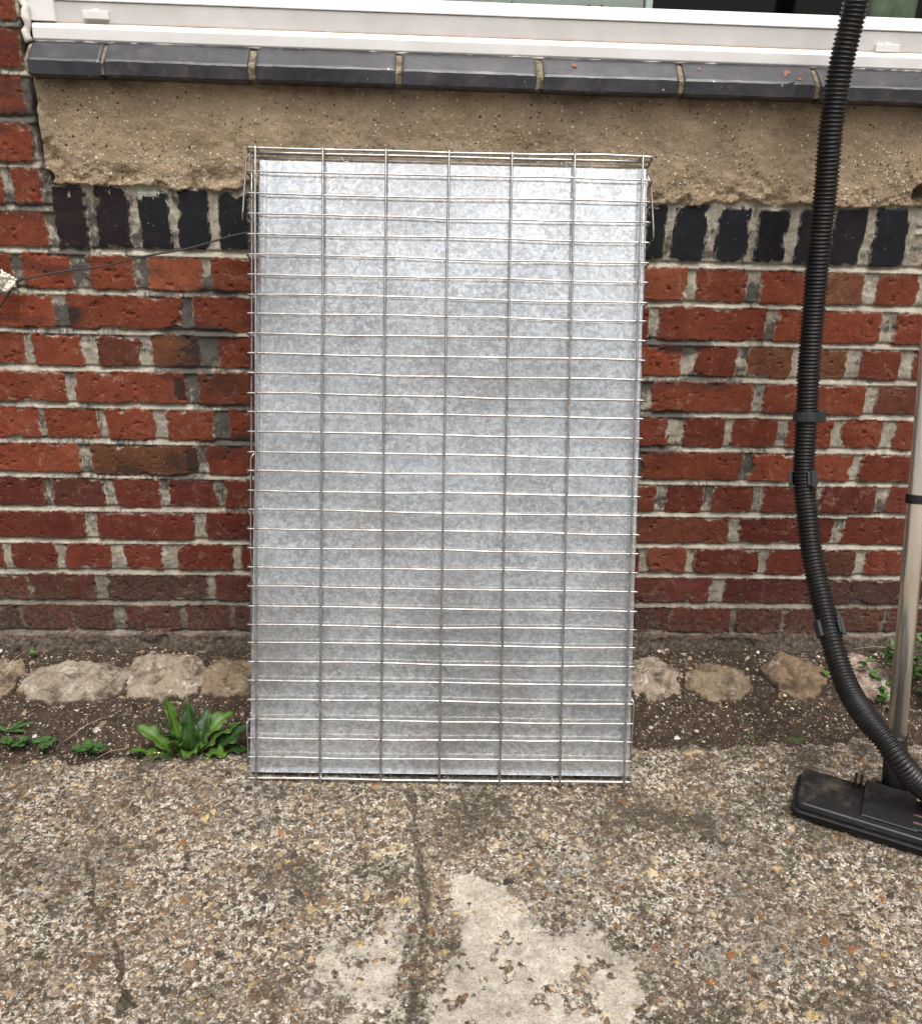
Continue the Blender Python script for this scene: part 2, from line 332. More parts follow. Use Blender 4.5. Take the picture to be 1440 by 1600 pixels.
def m_leaf(name, a, b):
    n = NT(name); c = n.mix(n.noise(70, 4), a, b)
    c = n.mix(n.math('MULTIPLY', n.attr('vein'), .55), c, n.mix(1, b, (1.9, 1.6, 1.7), 'MULTIPLY'))
    c = n.mix(n.mr(n.noise(160, 4, .7), .62, .70, 0, .75), c, (.15, .13, .04))
    m = n.out(c, .42, 0, n.bump(n.noise(90, 4), .5, .002), spec=.4)
    n.b.inputs['Subsurface Weight'].default_value = .0
    tr = n.n('ShaderNodeBsdfTranslucent'); n.put(tr.inputs[0], n.mix(1, c, (1.3, 1.6, .6), 'MULTIPLY')); mx = n.n('ShaderNodeMixShader'); mx.inputs[0].default_value = .28
    o = n.t.nodes['Material Output']; n.t.links.new(n.b.outputs[0], mx.inputs[1]); n.t.links.new(tr.outputs[0], mx.inputs[2]); n.t.links.new(mx.outputs[0], o.inputs[0])
    return m
def m_rock(name, a, b, pale):
    n = NT(name); c = n.mix(n.mr(n.noise(38, 6, .7), .32, .68), a, b)
    c = n.mix(n.mr(n.noise(30, 6, .7, dist=.6), .56, .64, 0, .9), c, pale)
    c = n.mix(n.mr(n.noise(300, 4, .75), .55, .7, 0, .7), c, n.mix(1, a, (.4, .38, .36), 'MULTIPLY'))
    c = n.mix(n.mr(n.noise(22, 6, .78), .47, .62, 0, .88), c, (.06, .043, .029)); c = n.mix(n.mr(n.noise(140, 5, .75), .55, .66, 0, .7), c, (.07, .05, .035))
    c = n.mix(n.mr(n.math('ADD', n.attr('edge'), n.mr(n.noise(45, 6, .8), .3, .7, -.45, .45)), .35, .6), c, n.mix(n.noise(200, 4, .7), (.02, .014, .009), (.09, .065, .045)))
    return n.out(c, .9, 0, n.bump(n.noise(120, 7, .75), .9, .006), spec=.2)
def m_glass():
    n = NT('window_glass'); b = n.b; gl = n.n('ShaderNodeBsdfGlossy'); gl.inputs['Roughness'].default_value = .02; tr = n.n('ShaderNodeBsdfTransparent'); tr.inputs[0].default_value = (.9, .93, .91, 1)
    lw = n.n('ShaderNodeLayerWeight'); fr = n.n('ShaderNodeMath', operation='MULTIPLY_ADD'); n.put(fr.inputs[0], n.math('POWER', lw.outputs['Facing'], 4.)); fr.inputs[1].default_value = .6; fr.inputs[2].default_value = .035; mx = n.n('ShaderNodeMixShader')
    n.put(mx.inputs[0], fr.outputs[0]); n.t.links.new(tr.outputs[0], mx.inputs[1]); n.t.links.new(gl.outputs[0], mx.inputs[2]); n.t.links.new(mx.outputs[0], n.t.nodes['Material Output'].inputs[0]); n.t.nodes.remove(b)
    return n.m
MAT = dict(brick=m_brick(), render=m_render(), slab=m_slab(), soil=m_soil(), galv=m_galv(), wire=m_wire(), glass=m_glass())
MAT['black'] = m_simple('black_plastic', (.007, .007, .007), (.014, .013, .013), 60, .38, r2=.55, spec=.3, bmp=.15, bd=.0006, dirt=(.05, .042, .03), dsc=14, dlo=.62, dhi=.8, damt=.5)
MAT['hose'] = m_simple('ribbed_black_hose_plastic', (.006, .006, .006), (.013, .012, .012), 60, .3, r2=.42, spec=.32, bmp=.1, bd=.0005, dirt=(.05, .042, .033), dsc=28, dlo=.52, dhi=.72, damt=.4)
MAT['clip'] = m_simple('dark_grey_clip_plastic', (.016, .017, .02), (.03, .032, .037), 60, .38, bmp=.1)
MAT['nozzle'] = m_simple('scuffed_black_nozzle_plastic', (.008, .008, .009), (.017, .017, .018), 30, .3, r2=.46, spec=.35, bmp=.25, bd=.0006, dirt=(.13, .11, .065), dsc=17, dlo=.5, dhi=.72, damt=.6)
MAT['chrome'] = m_simple('dull_chrome_tube', (.95, .90, .81), (.98, .95, .88), 30, .26, metal=.9, bmp=.0, dirt=(.7, .62, .5), dsc=140, dlo=.66, dhi=.72, damt=.4)
MAT['copper'] = m_simple('copper_trim', (.42, .25, .2), (.58, .38, .32), 50, .3, metal=.8)
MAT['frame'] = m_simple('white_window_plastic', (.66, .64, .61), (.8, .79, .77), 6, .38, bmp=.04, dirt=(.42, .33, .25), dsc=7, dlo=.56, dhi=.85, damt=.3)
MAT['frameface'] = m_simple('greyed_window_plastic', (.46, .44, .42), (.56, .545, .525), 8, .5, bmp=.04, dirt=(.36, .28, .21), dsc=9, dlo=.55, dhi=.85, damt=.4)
MAT['white'] = m_simple('white_sealant', (.6, .55, .48), (.78, .75, .7), 40, .6, dirt=(.35, .24, .16), dsc=30, dlo=.5, dhi=.7, damt=.6)
MAT['grime'] = m_simple('rusty_grime', (.3, .18, .1), (.5, .36, .26), 60, .8)
def m_sill():
    n = NT('blue_engineering_brick')
    c = n.mix(n.mr(n.noise(14, 6, .65), .3, .7), (.010, .0105, .013), (.036, .037, .046))
    c = n.mix(n.mr(n.noise(22, 6, .7), .52, .7, 0, .6), c, (.10, .075, .07))
    d = n.vor(120); pk = n.math('MULTIPLY', n.math('GREATER_THAN', n.sep(0, n.vor(120, 'Color')), .99), n.mr(d, .12, .25, 1, 0)); c = n.mix(pk, c, (.5, .46, .38))
    c = n.mix(n.mr(n.noise(90, 5, .75), .64, .74, 0, .5), c, (.2, .17, .14)); c = n.mix(n.mr(n.noise(45, 7, .8, dist=1), .58, .7, 0, .35), c, (.16, .15, .15))
    return n.out(c, n.mr(n.noise(30, 4), .3, .7, .3, .5), 0, n.bump(n.noise(140, 6, .7), .35, .0018), spec=.6)
MAT['sill'] = m_sill()
MAT['joint'] = m_simple('mossy_joint_mortar', (.11, .08, .045), (.34, .28, .19), 90, .9, bmp=.9, bd=.003, dirt=(.05, .035, .02), dsc=70, dlo=.5, dhi=.6)
# ================================================================== THE HOUSE WALL
PITCH, Z0 = .0717, -.2581+CZ                # bed joint k lies at Z0 - k*PITCH
house = empty('brick_house', (0, 0, 0))
tag(house, 'old red brick house wall with rendered band, blue brick sill and white window', 'house wall')
RX0, RX1 = -.638, .922                      # rendered panel between the piers
OPX0, OPX1, SILLZ = -.640, .985, 1.116
YR = lambda k: None
JR = {  # perpend joints of each course, in pixels at mid height (start, end)
 1: (425, [(20, 37), (112, 138), (210, 232), (313, 330)], (450, [(1073, 1088), (1165, 1189), (1262, 1278), (1348, 1370), (1436, 1452)])),
 2: (486, [(84, 107), (284, 301)], (508, [(1012, 1030), (1195, 1213), (1378, 1400)])),
 3: (548, [(37, 52), (130, 153), (222, 237), (312, 342)], (565, [(1065, 1085), (1150, 1168), (1237, 1250), (1323, 1345), (1407, 1430)])),
 4: (607, [(102, 118), (290, 311)], (624, [(1000, 1018), (1175, 1192), (1350, 1368)])),
 5: (662, [(60, 72), (153, 167), (241, 260), (335, 358)], (677, [(1043, 1067), (1132, 1143), (1213, 1230), (1298, 1313), (1377, 1398)])),
 6: (718, [(124, 143), (310, 324)], (731, [(995, 1003), (1157, 1172), (1330, 1343)])),
 7: (770, [(70, 82), (162, 180), (251, 265), (338, 351)], (779, [(1023, 1040), (1098, 1113), (1175, 1193), (1368, 1387)])),
 8: (822, [(132, 152), (303, 323)], (829, [(1138, 1153), (1300, 1318)])),
 9: (871, [(6, 20), (88, 101), (172, 195), (253, 277), (363, 378)], (878, [(997, 1012), (1072, 1085), (1184, 1198), (1336, 1352)])),
 10: (918, [(43, 47), (148, 166), (323, 336)], (925, [(1110, 1130), (1280, 1295)])),
 11: (965, [(33, 38), (113, 118), (178, 195), (280, 290), (362, 368)], (972, [(1043, 1047), (1143, 1150), (1220, 1228), (1378, 1384)])),
}
BR = []                                      # bricks: x0,x1,z0,z1,colour,kind
def bcol(k=0):
    t = rnd.random(); b = rnd.uniform(.8, 1.18)
    base = (.185, .042, .019) if t < .5 else (.15, .032, .0155) if t < .8 else (.205, .056, .025) if t < .87 else (.14, .052, .024) if t < .95 else (.13, .040, .023)
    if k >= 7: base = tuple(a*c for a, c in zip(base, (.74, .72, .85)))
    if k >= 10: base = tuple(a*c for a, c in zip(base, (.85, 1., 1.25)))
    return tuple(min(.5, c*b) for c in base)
def course(k, z0, z1, js, xa, xb, pitch, jw=.014):
    js = sorted(js); full = []
    if not js: js = [(xa+rnd.random()*pitch, 0)]; js = [(js[0][0], js[0][0]+jw)]
    x = js[0][0]
    while x-pitch > xa: x -= pitch*rnd.uniform(.96, 1.04); full.append((x, x+jw*rnd.uniform(.7, 1.2)))
    for a, b in zip(js, js[1:]):
        full.append(a); gap = b[0]-a[0]; n_ = max(1, round(gap/pitch))
        if gap > pitch*1.45:
            for i in range(1, n_):
                xx = a[0]+gap*i/n_; full.append((xx, xx+jw))
    full.append(js[-1]); x = js[-1][0]
    while x+pitch < xb: x += pitch*rnd.uniform(.96, 1.04); full.append((x, x+jw*rnd.uniform(.7, 1.2)))
    full.sort(); e = xa
    for a, b in full+[(xb, xb)]:
        a = min(a, xb)
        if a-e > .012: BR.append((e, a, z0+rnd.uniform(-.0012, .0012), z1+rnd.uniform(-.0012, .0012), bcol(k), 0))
        e = b
XA, XB = -2.6, 2.8
for k in range(1, 12):
    zt, zb = Z0-(k-1)*PITCH-.0062, Z0-k*PITCH+.0062
    ly, lj, (ry, rj) = JR[k]
    js = [(at_y(a, ly)[0], at_y(b, ly)[0]) for a, b in lj]+[(at_y(a, ry)[0], at_y(b, ry)[0]) for a, b in rj]
    course(k, zb, zt, js, XA, XB, .1125 if k % 2 else .225)
LP = {-1: [], 0: [(3, 20)], -2: [], -3: [], -4: []}
for k in range(0, -22, -1):                  # the piers beside the window
    zb, zt = Z0-k*PITCH+.0062, Z0-(k-1)*PITCH-.0062
    edge = {0: 72, -1: 63, -2: 50, -3: 38, -4: 33}.get(k, 33); my = {0: 360, -1: 297, -2: 228, -3: 155, -4: 83}.get(k, 83)
    xr = at_y(edge, my)[0]; hd = (k % 2 == 0)
    js = [(at_y(3, 297)[0], at_y(20, 297)[0])] if k == -1 else [(xr-.108-(0 if k % 2 else .113), xr-.095-(0 if k % 2 else .113))]
    course(k, zb, zt, js, XA, xr, .225 if k % 2 == 0 else .1125)
    xl = RX1+.016+(.006 if k % 2 else 0)+(0.03 if k < -3 else 0)
    course(k, zb, zt, [(xl+(.215 if k % 2 == 0 else .1), xl+(.228 if k % 2 == 0 else .113))], xl, XB, .225 if k % 2 == 0 else .1125)
# blue bricks standing on end below the render
BL = [(85, 136, 340), (151, 202, 340), (218, 265, 340), (279, 326, 345), (343, 388, 350), (1010, 1038, 365), (1052, 1103, 367), (1120, 1169, 370), (1182, 1229, 372), (1246, 1288, 372), (1301, 1349, 372), (1364, 1415, 375)]
bx = [(at_y(a, y)[0], at_y(b, y)[0]) for a, b, y in BL]
xx = bx[4][1]+.014
while xx < bx[5][0]-.03: bx.append((xx, min(xx+.055, bx[5][0]-.012))); xx += .069
ZS0, ZS1 = Z0+.0065, .9400
BLc = [(.020, .010, .012), (.016, .010, .013), (.010, .011, .014)]
for i, (a, b) in enumerate(bx):
    c = BLc[min(i, 2)] if i < 5 else rnd.choice(((.011, .012, .016), (.015, .012, .016), (.009, .010, .012)))
    BR.append((a, b, ZS0+.002+rnd.uniform(-.002, .002), ZS1+rnd.uniform(-.007, .004), c, 1))

SOOT = [(300, 548, .05, .04, 1.0), (330, 548, .03, .03, .6), (1090, 540, .1, .02, .8), (1060, 600, .1, .015, .9), (1050, 652, .1, .012, .8), (1330, 655, .03, .012, .6), (340, 455, .05, .012, .7), (110, 490, .02, .02, .9), (290, 520, .06, .01, .8), (100, 580, .05, .01, .7), (350, 585, .03, .012, .9), (1110, 400, .07, .01, .7), (100, 395, .05, .01, .5), (1180, 470, .05, .02, .6), (1175, 460, .012, .02, .9), (115, 637, .03, .008, .8), (380, 690, .03, .012, .7), (1020, 705, .06, .008, .6), (372, 800, .03, .006, .5), (1185, 545, .03, .03, .5), (480, 600, .06, .01, .5)]
BSOOT = [(280, 605, .013, .026), (300, 718, .012, .026)]
def wall_piece(x0, x1, z0, z1, st, hole=True):
    xs = np.arange(x0, x1+st*.5, st); zs = np.arange(z0, z1+st*.5, st); X, Z = np.meshgrid(xs, zs, indexing='ij')
    wx = (fbm(X, Z, .016, 3, 1)-.5)*.0062+(vn(X, Z, .045, 9)-.5)*.003; wz = (fbm(X, Z, .02, 3, 5)-.5)*.0055+(vn(X, Z, .12, 8)-.5)*.004
    sdf = np.full(X.shape, .02); col = np.zeros(X.shape+(3,))+(.25, .06, .03); off = np.zeros(X.shape); gl = np.zeros(X.shape)
    for (a, b, c, d, cc, kd) in BR:
        i0, i1 = np.searchsorted(xs, [a-.014, b+.014]); j0, j1 = np.searchsorted(zs, [c-.014, d+.014])
        rr = np.random.default_rng(int(abs(a*7919+c*104729)*1000) % 2**31).random(8)
        if i1 <= i0 or j1 <= j0: continue
        sl = (slice(i0, i1), slice(j0, j1)); cx, cz = (a+b)/2, (c+d)/2
        wk = .55 if kd else 1.; u = X[sl]+wx[sl]*wk-cx; v = Z[sl]+wz[sl]*wk-cz-(rr[0]-.5)*.012*u; u = u+(rr[1]-.5)*.06*v
        r = .004+.004*rr[2]; er = np.maximum(0, fbm(X[sl], Z[sl], .03, 3, int(rr[3]*50))-.6)*.035+(fbm(X[sl], Z[sl], .006, 2, 17)-.5)*.0022-.0017
        qx = np.abs(u)-(b-a)/2+r; qz = np.abs(v)-(d-c)/2+r
        s = np.hypot(np.maximum(qx, 0), np.maximum(qz, 0))+np.minimum(np.maximum(qx, qz), 0)-r+er
        m = s < sdf[sl]
        sdf[sl] = np.where(m, s, sdf[sl]); col[sl] = np.where(m[..., None], cc, col[sl]); gl[sl] = np.where(m, float(kd), gl[sl])
        off[sl] = np.where(m, (rr[4]-.5)*.004+(rr[5]-.5)*.03*u+(rr[6]-.5)*.03*v, off[sl])
    bk = sst(.0012, -.0028, sdf)
    ph = ((Z-Z0)/PITCH) % 1.0; ph = np.where(ph > .5, ph-1, ph)     # -.08..+.08 inside a bed joint
    bed = sst(.13, .05, np.abs(ph))*(1-(Z > Z0+.012)*(X > RX0+.03)*(X < RX1-.01))
    mort = -.0034-.0058*np.clip(ph/.085, -1, 1)*bed+(fbm(X, Z, .02, 4, 21)-.5)*.005+(fbm(X, Z, .006, 2, 23)-.5)*.0015
    pit = np.maximum(0, fbm(X, Z, .012, 3, 33)-.7)*.02
    rough = (fbm(X, Z, .045, 5, 12, .62)-.5)*.0028
    crk = sst(.022, 0, np.abs(fbm(X, Z, .08, 3, 41)-.5))*sst(.66, .74, vn(X, Z, .07, 44))*.0012
    H = mort*(1-bk)+bk*(off+rough-pit-crk*(1-gl))
    H = np.where(gl > .5, mort*(1-bk)+bk*(off*.6+rough*.4), H)
    soot = (fbm(X/3.2, Z, .03, 3, 51)-.5)*1.9+(vn(X, Z, .3, 52)-.5)*.9+.2
    soot = soot*sst(.15, .5, Z)+.22*(1-bed)*sst(.1, .3, Z)
    for px, py, sx, sz, am in SOOT:
        p = at_y(px, py); soot = soot+am*np.exp(-((X-p[0])/sx)**2-((Z-p[2])/sz)**2)
    for px, py, sx, sz in BSOOT:
        p = at_y(px, py); soot = np.maximum(soot, 1.35*sst(1.5, .55, np.maximum((np.abs(X-p[0])+(fbm(X, Z, .02, 3, 57)-.5)*.008)/sx, np.abs(Z-p[2])/sz)))
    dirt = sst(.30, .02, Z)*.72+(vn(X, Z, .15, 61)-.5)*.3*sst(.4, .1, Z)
    # plinth ledge of old mortar and dirt at the foot
    led = sst(.052, .036, Z+(fbm(X, Z, .06, 3, 71)-.5)*.02); H = H*(1-led)+led*(.008+(fbm(X, Z, .03, 4, 72)-.5)*.02+sst(.04, .0, Z)*.012); dirt = np.maximum(dirt, led*.95)
    col = col*(1-led[..., None])+led[..., None]*np.array((.09, .06, .045)); sdf = np.where(led > .5, -.004, sdf)
    p = at_y(230, 300); paint = np.zeros(X.shape)
    for px, w_, a_ in ((170, .03, .45), (225, .045, .8), (290, .02, .4), (110, .02, .3), (1210, .02, .2), (1390, .03, .3), (1320, .03, .22)):
        q = at_y(px, 300); paint = np.maximum(paint, a_*np.exp(-((X-q[0])/w_)**2)*sst(.905, .935, Z))
    paint *= (Z < .96)
    # the render
    ex = (fbm(X, Z, .05, 4, 81)-.5); e2 = (fbm(X, Z, .018, 3, 82)-.5)
    rb = ZS1+.001+ex*.022+e2*.010
    dR = np.minimum(np.minimum(X-RX0+ex*.012, RX1+.004-X+ex*.02), Z-rb)
    dR = np.where(Z > 1.13, np.minimum(X-RX0, RX1-X), dR)
    rm = sst(-.001, .0045, dR)
    hr = .0075+(fbm(X, Z, .06, 5, 91, .55)-.5)*.009+(fbm(X, Z, .012, 3, 92)-.5)*.003
    gap = sst(.006, 0, np.abs(X-(RX0-.004)+ex*.012))*sst(.93, .95, Z)
    brk = sst(.018, .004, np.hypot(X-at_y(1432, 305)[0], (Z-at_y(1432, 305)[2])*.8)+ex*.03); brk = np.maximum(brk, sst(.012, .004, np.hypot(X-at_y(78, 275)[0], Z-at_y(78, 275)[2])))
    H = H*(1-rm)+hr*rm-gap*.016-brk*.02
    # dig the crumbly zone near lower edge of the render
    H -= rm*sst(.05, .0, dR)*np.maximum(0, fbm(X, Z, .022, 4, 95)-.45)*.03
    expo = sst(.085, .0, Z-rb)*.8+sst(.55, .75, fbm(X, Z, .12, 3, 97))*.7+sst(.13, .02, X-RX0)*.4
    damp_shade = sst(.03, .0, 1.116-Z)*.5+sst(.0, .01, brk)*.9+sst(.62, .75, vn(X, Z, .15, 98))*.25+gap  # sill's shadow painted in; also darker breaks, side gap and random damp patches
    P = np.stack([X, -H, Z], -1)
    A = dict(sdf=sdf, soot=soot, dirt=dirt, paint=paint, gloss=gl, expo=expo, damp_shade=damp_shade); C = dict(bcol=col)
    fc = lambda a: a[:-1, :-1]
    keep = ~((fc(X) > OPX0) & (fc(X) < OPX1) & (fc(Z) > SILLZ+.006) & (fc(Z) < 2.26))
    isR = fc(rm) > .5
    isR &= fc(Z) < 1.14
    isB = (fc(X) > bx[0][0]-.007) & (fc(X) < bx[11][1]+.007) & (fc(Z) > ZS0-.003) & (fc(Z) < 1.0) & ~isR
    return [grid_mesh('', P, keep & m, A, C) for m in (~isR & ~isB, isB, isR)]
pcs = [wall_piece(-.93, 1.16, -.03, 1.36, .0017), wall_piece(-2.6, -.93, -.03, 1.36, .006), wall_piece(1.16, 2.8, -.03, 1.36, .006), wall_piece(-2.6, 2.8, 1.36, 2.5, .009)]
link('brickwork', mesh_from('brickwork', [p[0] for p in pcs]), MAT['brick'], house)
link('blue_brick_course', mesh_from('blue_brick_course', [pcs[0][1]]), MAT['brick'], house)
link('render_band', mesh_from('render_band', [pcs[0][2]]), MAT['render'], house)

# sill of bevelled blue bricks
tiles = [(46, 151, 100), (166, 383, 110), (401, 613, 118), (629, 833, 122), (849, 1055, 130), (1069, 1268, 133), (1281, 1490, 140)]
SP = [(.06, 1.100), (-.026, 1.113), (-.0335, 1.1145), (-.0365, 1.118), (-.037, 1.1375), (-.0345, 1.141), (-.0075, 1.1605), (-.003, 1.163), (.028, 1.1725), (.06, 1.176)]
sl = MB()
for a, b, y in tiles:
    xa, xb = at_y(a-1.5, y, -.03)[0], at_y(b+(7 if a < 160 else 5), y, -.03)[0]; N = 40; vs = []; fs = []; K = len(SP)
    dz = rnd.uniform(-.0012, .0012); dy = rnd.uniform(-.0015, .0015); tl = rnd.uniform(-.008, .008)
    for i in range(N+1):
        e = min(i, N-i); ins = (.0022, .0008, 0)[e] if e < 3 else 0
        x = xa+(xb-xa)*(i/N if e >= 3 else ((0, .0015, .005)[e]/(xb-xa) if i < N/2 else 1-(0, .0015, .005)[e]/(xb-xa)))
        for j, (yy, zz) in enumerate(SP):
            nz_ = (float(fbm(np.array(x+j*3.1), np.array(zz), .02, 3, 5))-.5)*.002
            chip = max(0, float(vn(np.array(x), np.array(j*.11), .017, 7))-.84)*.02 if j in (2, 3, 4, 5) else 0
            vs.append((x, yy+ins+dy+nz_+chip, zz+dz+(x-xa)*tl*.4+(ins if j <= 3 else -ins if j >= 5 else 0)*.7+nz_))
    for i in range(N):
        for j in range(K-1): fs.append((i*K+j, (i+1)*K+j, (i+1)*K+j+1, i*K+j+1))
    fs.append(tuple(range(K))[::-1]); fs.append(tuple(N*K+j for j in range(K)))
    sl.add(vs, fs)
sl.mi = 1
vs = []; fs = []; xs_ = np.linspace(OPX0+.004, OPX1+.06, 700); SPm = [(.05, 1.104), (-.022, 1.1165), (-.0325, 1.1185), (-.0335, 1.136), (-.0065, 1.157), (.0, 1.1605), (.05, 1.172)]
for i, x in enumerate(xs_):
    for j, (yy, zz) in enumerate(SPm):
        nz_ = (float(fbm(np.array(x+j), np.array(zz), .008, 3, 15))-.5)*.006; vs.append((x, yy+nz_, zz+nz_*.5))
K = len(SPm)
for i in range(len(xs_)-1):
    for j in range(K-1): fs.append((i*K+j, (i+1)*K+j, (i+1)*K+j+1, i*K+j+1))
sl.add(vs, fs)
sl.mi = 2
for px, py, r in ((1232, 113, .006), (1247, 124, .0045), (1228, 118, .004), (899, 102, .005), (1095, 108, .003)):
    p = at_y(px, py, -.024); k = len(sl.v); ring = []
    ny, nzv = -.58, .81
    for t in range(9):
        rr_ = r*rnd.uniform(.7, 1.2); c_, s_ = math.cos(t*.698)*rr_, math.sin(t*.698)*rr_
        yy = -.0345+(p[2]-1.141)*1.385; ring.append((p[0]+c_, yy+s_*.81-.0007, p[2]+s_*.58+.0012))
    yy = -.0345+(p[2]-1.141)*1.385
    sl.add(ring+[(p[0], yy-.0012, p[2]+.002)], [(t, (t+1) % 9, 9) for t in range(9)])
sl.build('window_sill', [MAT['sill'], MAT['joint'], m_simple('red_paint_splash', (.22, .06, .04), (.34, .12, .08), 90, .6)], house, smooth=False)

# window
win = empty('window', (0, 0, 0)); win.parent = house
wf = MB(); WX0, WX1, WZ1 = OPX0-.004, OPX1+.25, 2.28
def sweep(mb, prof, x0, x1, n=2):
    K = len(prof); vs = [(x, y, z) for x in (x0, x1) for y, z in prof]
    mb.add(vs, [(j, K+j, K+j+1, j+1) for j in range(K-1)]+[tuple(range(K))[::-1], tuple(K+j for j in range(K))])
wf.mi = 0
sweep(wf, [(.09, 1.150), (.012, 1.1655), (.008, 1.170), (.0075, 1.186), (.011, 1.192), (.020, 1.1945), (.09, 1.1945)], WX0+.012, WX1)
wf.mi = 1
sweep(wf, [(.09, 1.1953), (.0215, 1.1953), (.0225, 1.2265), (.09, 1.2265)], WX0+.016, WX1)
wf.mi = 0
sweep(wf, [(.09, 1.2272), (.0205, 1.2272), (.0205, 1.230), (.034, 1.244), (.045, 1.2495), (.09, 1.2495)], WX0+.02, WX1)
wf.box(WX0+.001, WX0+.05, .012, .09, 1.196, WZ1); wf.box(WX1-.05, WX1, .012, .09, 1.196, WZ1)
wf.box(WX0, WX1, .012, .09, WZ1-.05, WZ1+.0); wf.box(.985, 1.045, .026, .085, 1.25, WZ1-.05)
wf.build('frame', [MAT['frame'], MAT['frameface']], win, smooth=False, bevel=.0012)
gm = MB(); gm.mi = 0; rs_ = random.Random(5)      # rusty line of grime in the frame's groove, and the sealant bead
pts = [(x, .0195+rs_.uniform(-.0006, .0006), 1.1950+rs_.uniform(-.0006, .0006)) for x in np.linspace(WX0+.02, 1.1, 120)]
gm.tube(pts, [.0011*rs_.uniform(.3, 1.2) for _ in pts], 6)
gm.mi = 1
pts = [(WX0+.006+rs_.uniform(-.003, .003), .006+rs_.uniform(-.003, .003), z) for z in np.linspace(1.165, 1.45, 40)]
gm.tube(pts, [.0065*rs_.uniform(.75, 1.15) for _ in pts], 8)
pts = [(x, .012+rs_.uniform(-.001, .001), 1.1672+rs_.uniform(-.0008, .0008)) for x in np.linspace(WX0+.01, 1.1, 160)]
gm.tube(pts, [.0022*rs_.uniform(.4, 1.4) for _ in pts], 6)
gm.build('sealant', [MAT['grime'], MAT['white']], win)
pn = MB(); pn.box(WX0+.04, 1.0, .062, .066, 1.245, WZ1-.045); pn.box(1.03, WX1-.04, .0625, .0665, 1.245, WZ1-.045); pn.build('pane', MAT['glass'], win, smooth=False)
for px, py in ((150, 23), (1385, 75)):
    p = at_y(px, py, .018); c = MB(); c.box(p[0]-.0205, p[0]+.0205, .0135, .0222, p[2]-.0062, p[2]+.0062); c.mi = 0
    c.box(p[0]-.005, p[0]+.005, .017, .0222, p[2]+.0064, p[2]+.009)
    c.build('drain_cap', MAT['frame'], win, smooth=False, bevel=.003, seg=3)
# room behind the glass
rm_ = MB(); D = m_simple('dark_room_lining', (.012, .012, .016), (.03, .028, .03), 8, .9)
rm_.box(-1.1, 2.2, 1.6, 1.62, .9, 2.6); rm_.box(-1.1, 2.2, .095, 1.6, .9, .92); rm_.box(-1.1, 2.2, .095, 1.6, 2.58, 2.6); rm_.box(-1.12, -1.1, .095, 1.6, .9, 2.6); rm_.box(2.2, 2.22, .095, 1.6, .9, 2.6)
rm_.build('room_lining', D, house, smooth=False)
ins = MB(); ins.box(WX0, WX1, .0905, .25, 1.13, 1.20); ins.build('inner_sill', m_simple('inner_sill_board', (.35, .34, .32), (.45, .44, .42), 10, .5), house, smooth=False, bevel=.003)
for o_ in [o for o in COL.objects if o.name.startswith(('window', 'brickwork'))]: pass

# things on the inner sill
cab = empty('cabinet', (0, .2, 1.2)); tag(cab, 'pale green metal cabinet with small square vent holes behind the glass', 'cabinet')
cb = MB(); G = m_simple('pale_green_enamel', (.33, .35, .335), (.39, .41, .395), 6, .5)
xe = at_y(1006, 10, .10)[0]; cb.box(-.5, xe, .10, .24, 1.2005, 1.5); cb.build('body', G, cab, smooth=False, bevel=.004)
cp = MB(); cp.box(xe+.0015, xe+.014, .095, .24, 1.2005, 1.5); cp.build('corner_post', m_simple('pale_grey_post', (.55, .61, .6), (.62, .67, .66), 10, .4), cab, smooth=False, bevel=.002)
hl = MB()
for px, py, s_ in ((920, 10, .0028), (940, 10.5, .0028), (955, 11, .0016), (650, 1.5, .0014), (660, 1.5, .0012), (680, 2, .0014), (698, 2, .0016), (750, 4.5, .0015), (851, 7.5, .0014), (800, 3, .0012), (880, 9, .0012)):
    p = at_y(px, py, .0985); hl = MB(); hl.box(p[0]-s_, p[0]+s_, .0980, .0996, p[2]-s_, p[2]+s_); hl.build('vent_hole', MAT['black'], cab, smooth=False)

tb = MB(); q0, q1 = at_y(1356, 25, .12)[0], at_y(1431, 25, .12)[0]; tb.box(q0, q1, .11, .21, 1.2005, 1.31)
t_ = tb.build('plastic_tub', m_simple('cloudy_green_plastic', (.07, .11, .06), (.17, .2, .14), 30, .35), None, smooth=False, bevel=.018, seg=5); tag(t_, 'cloudy green plastic tub standing behind the glass right of the hose', 'tub')
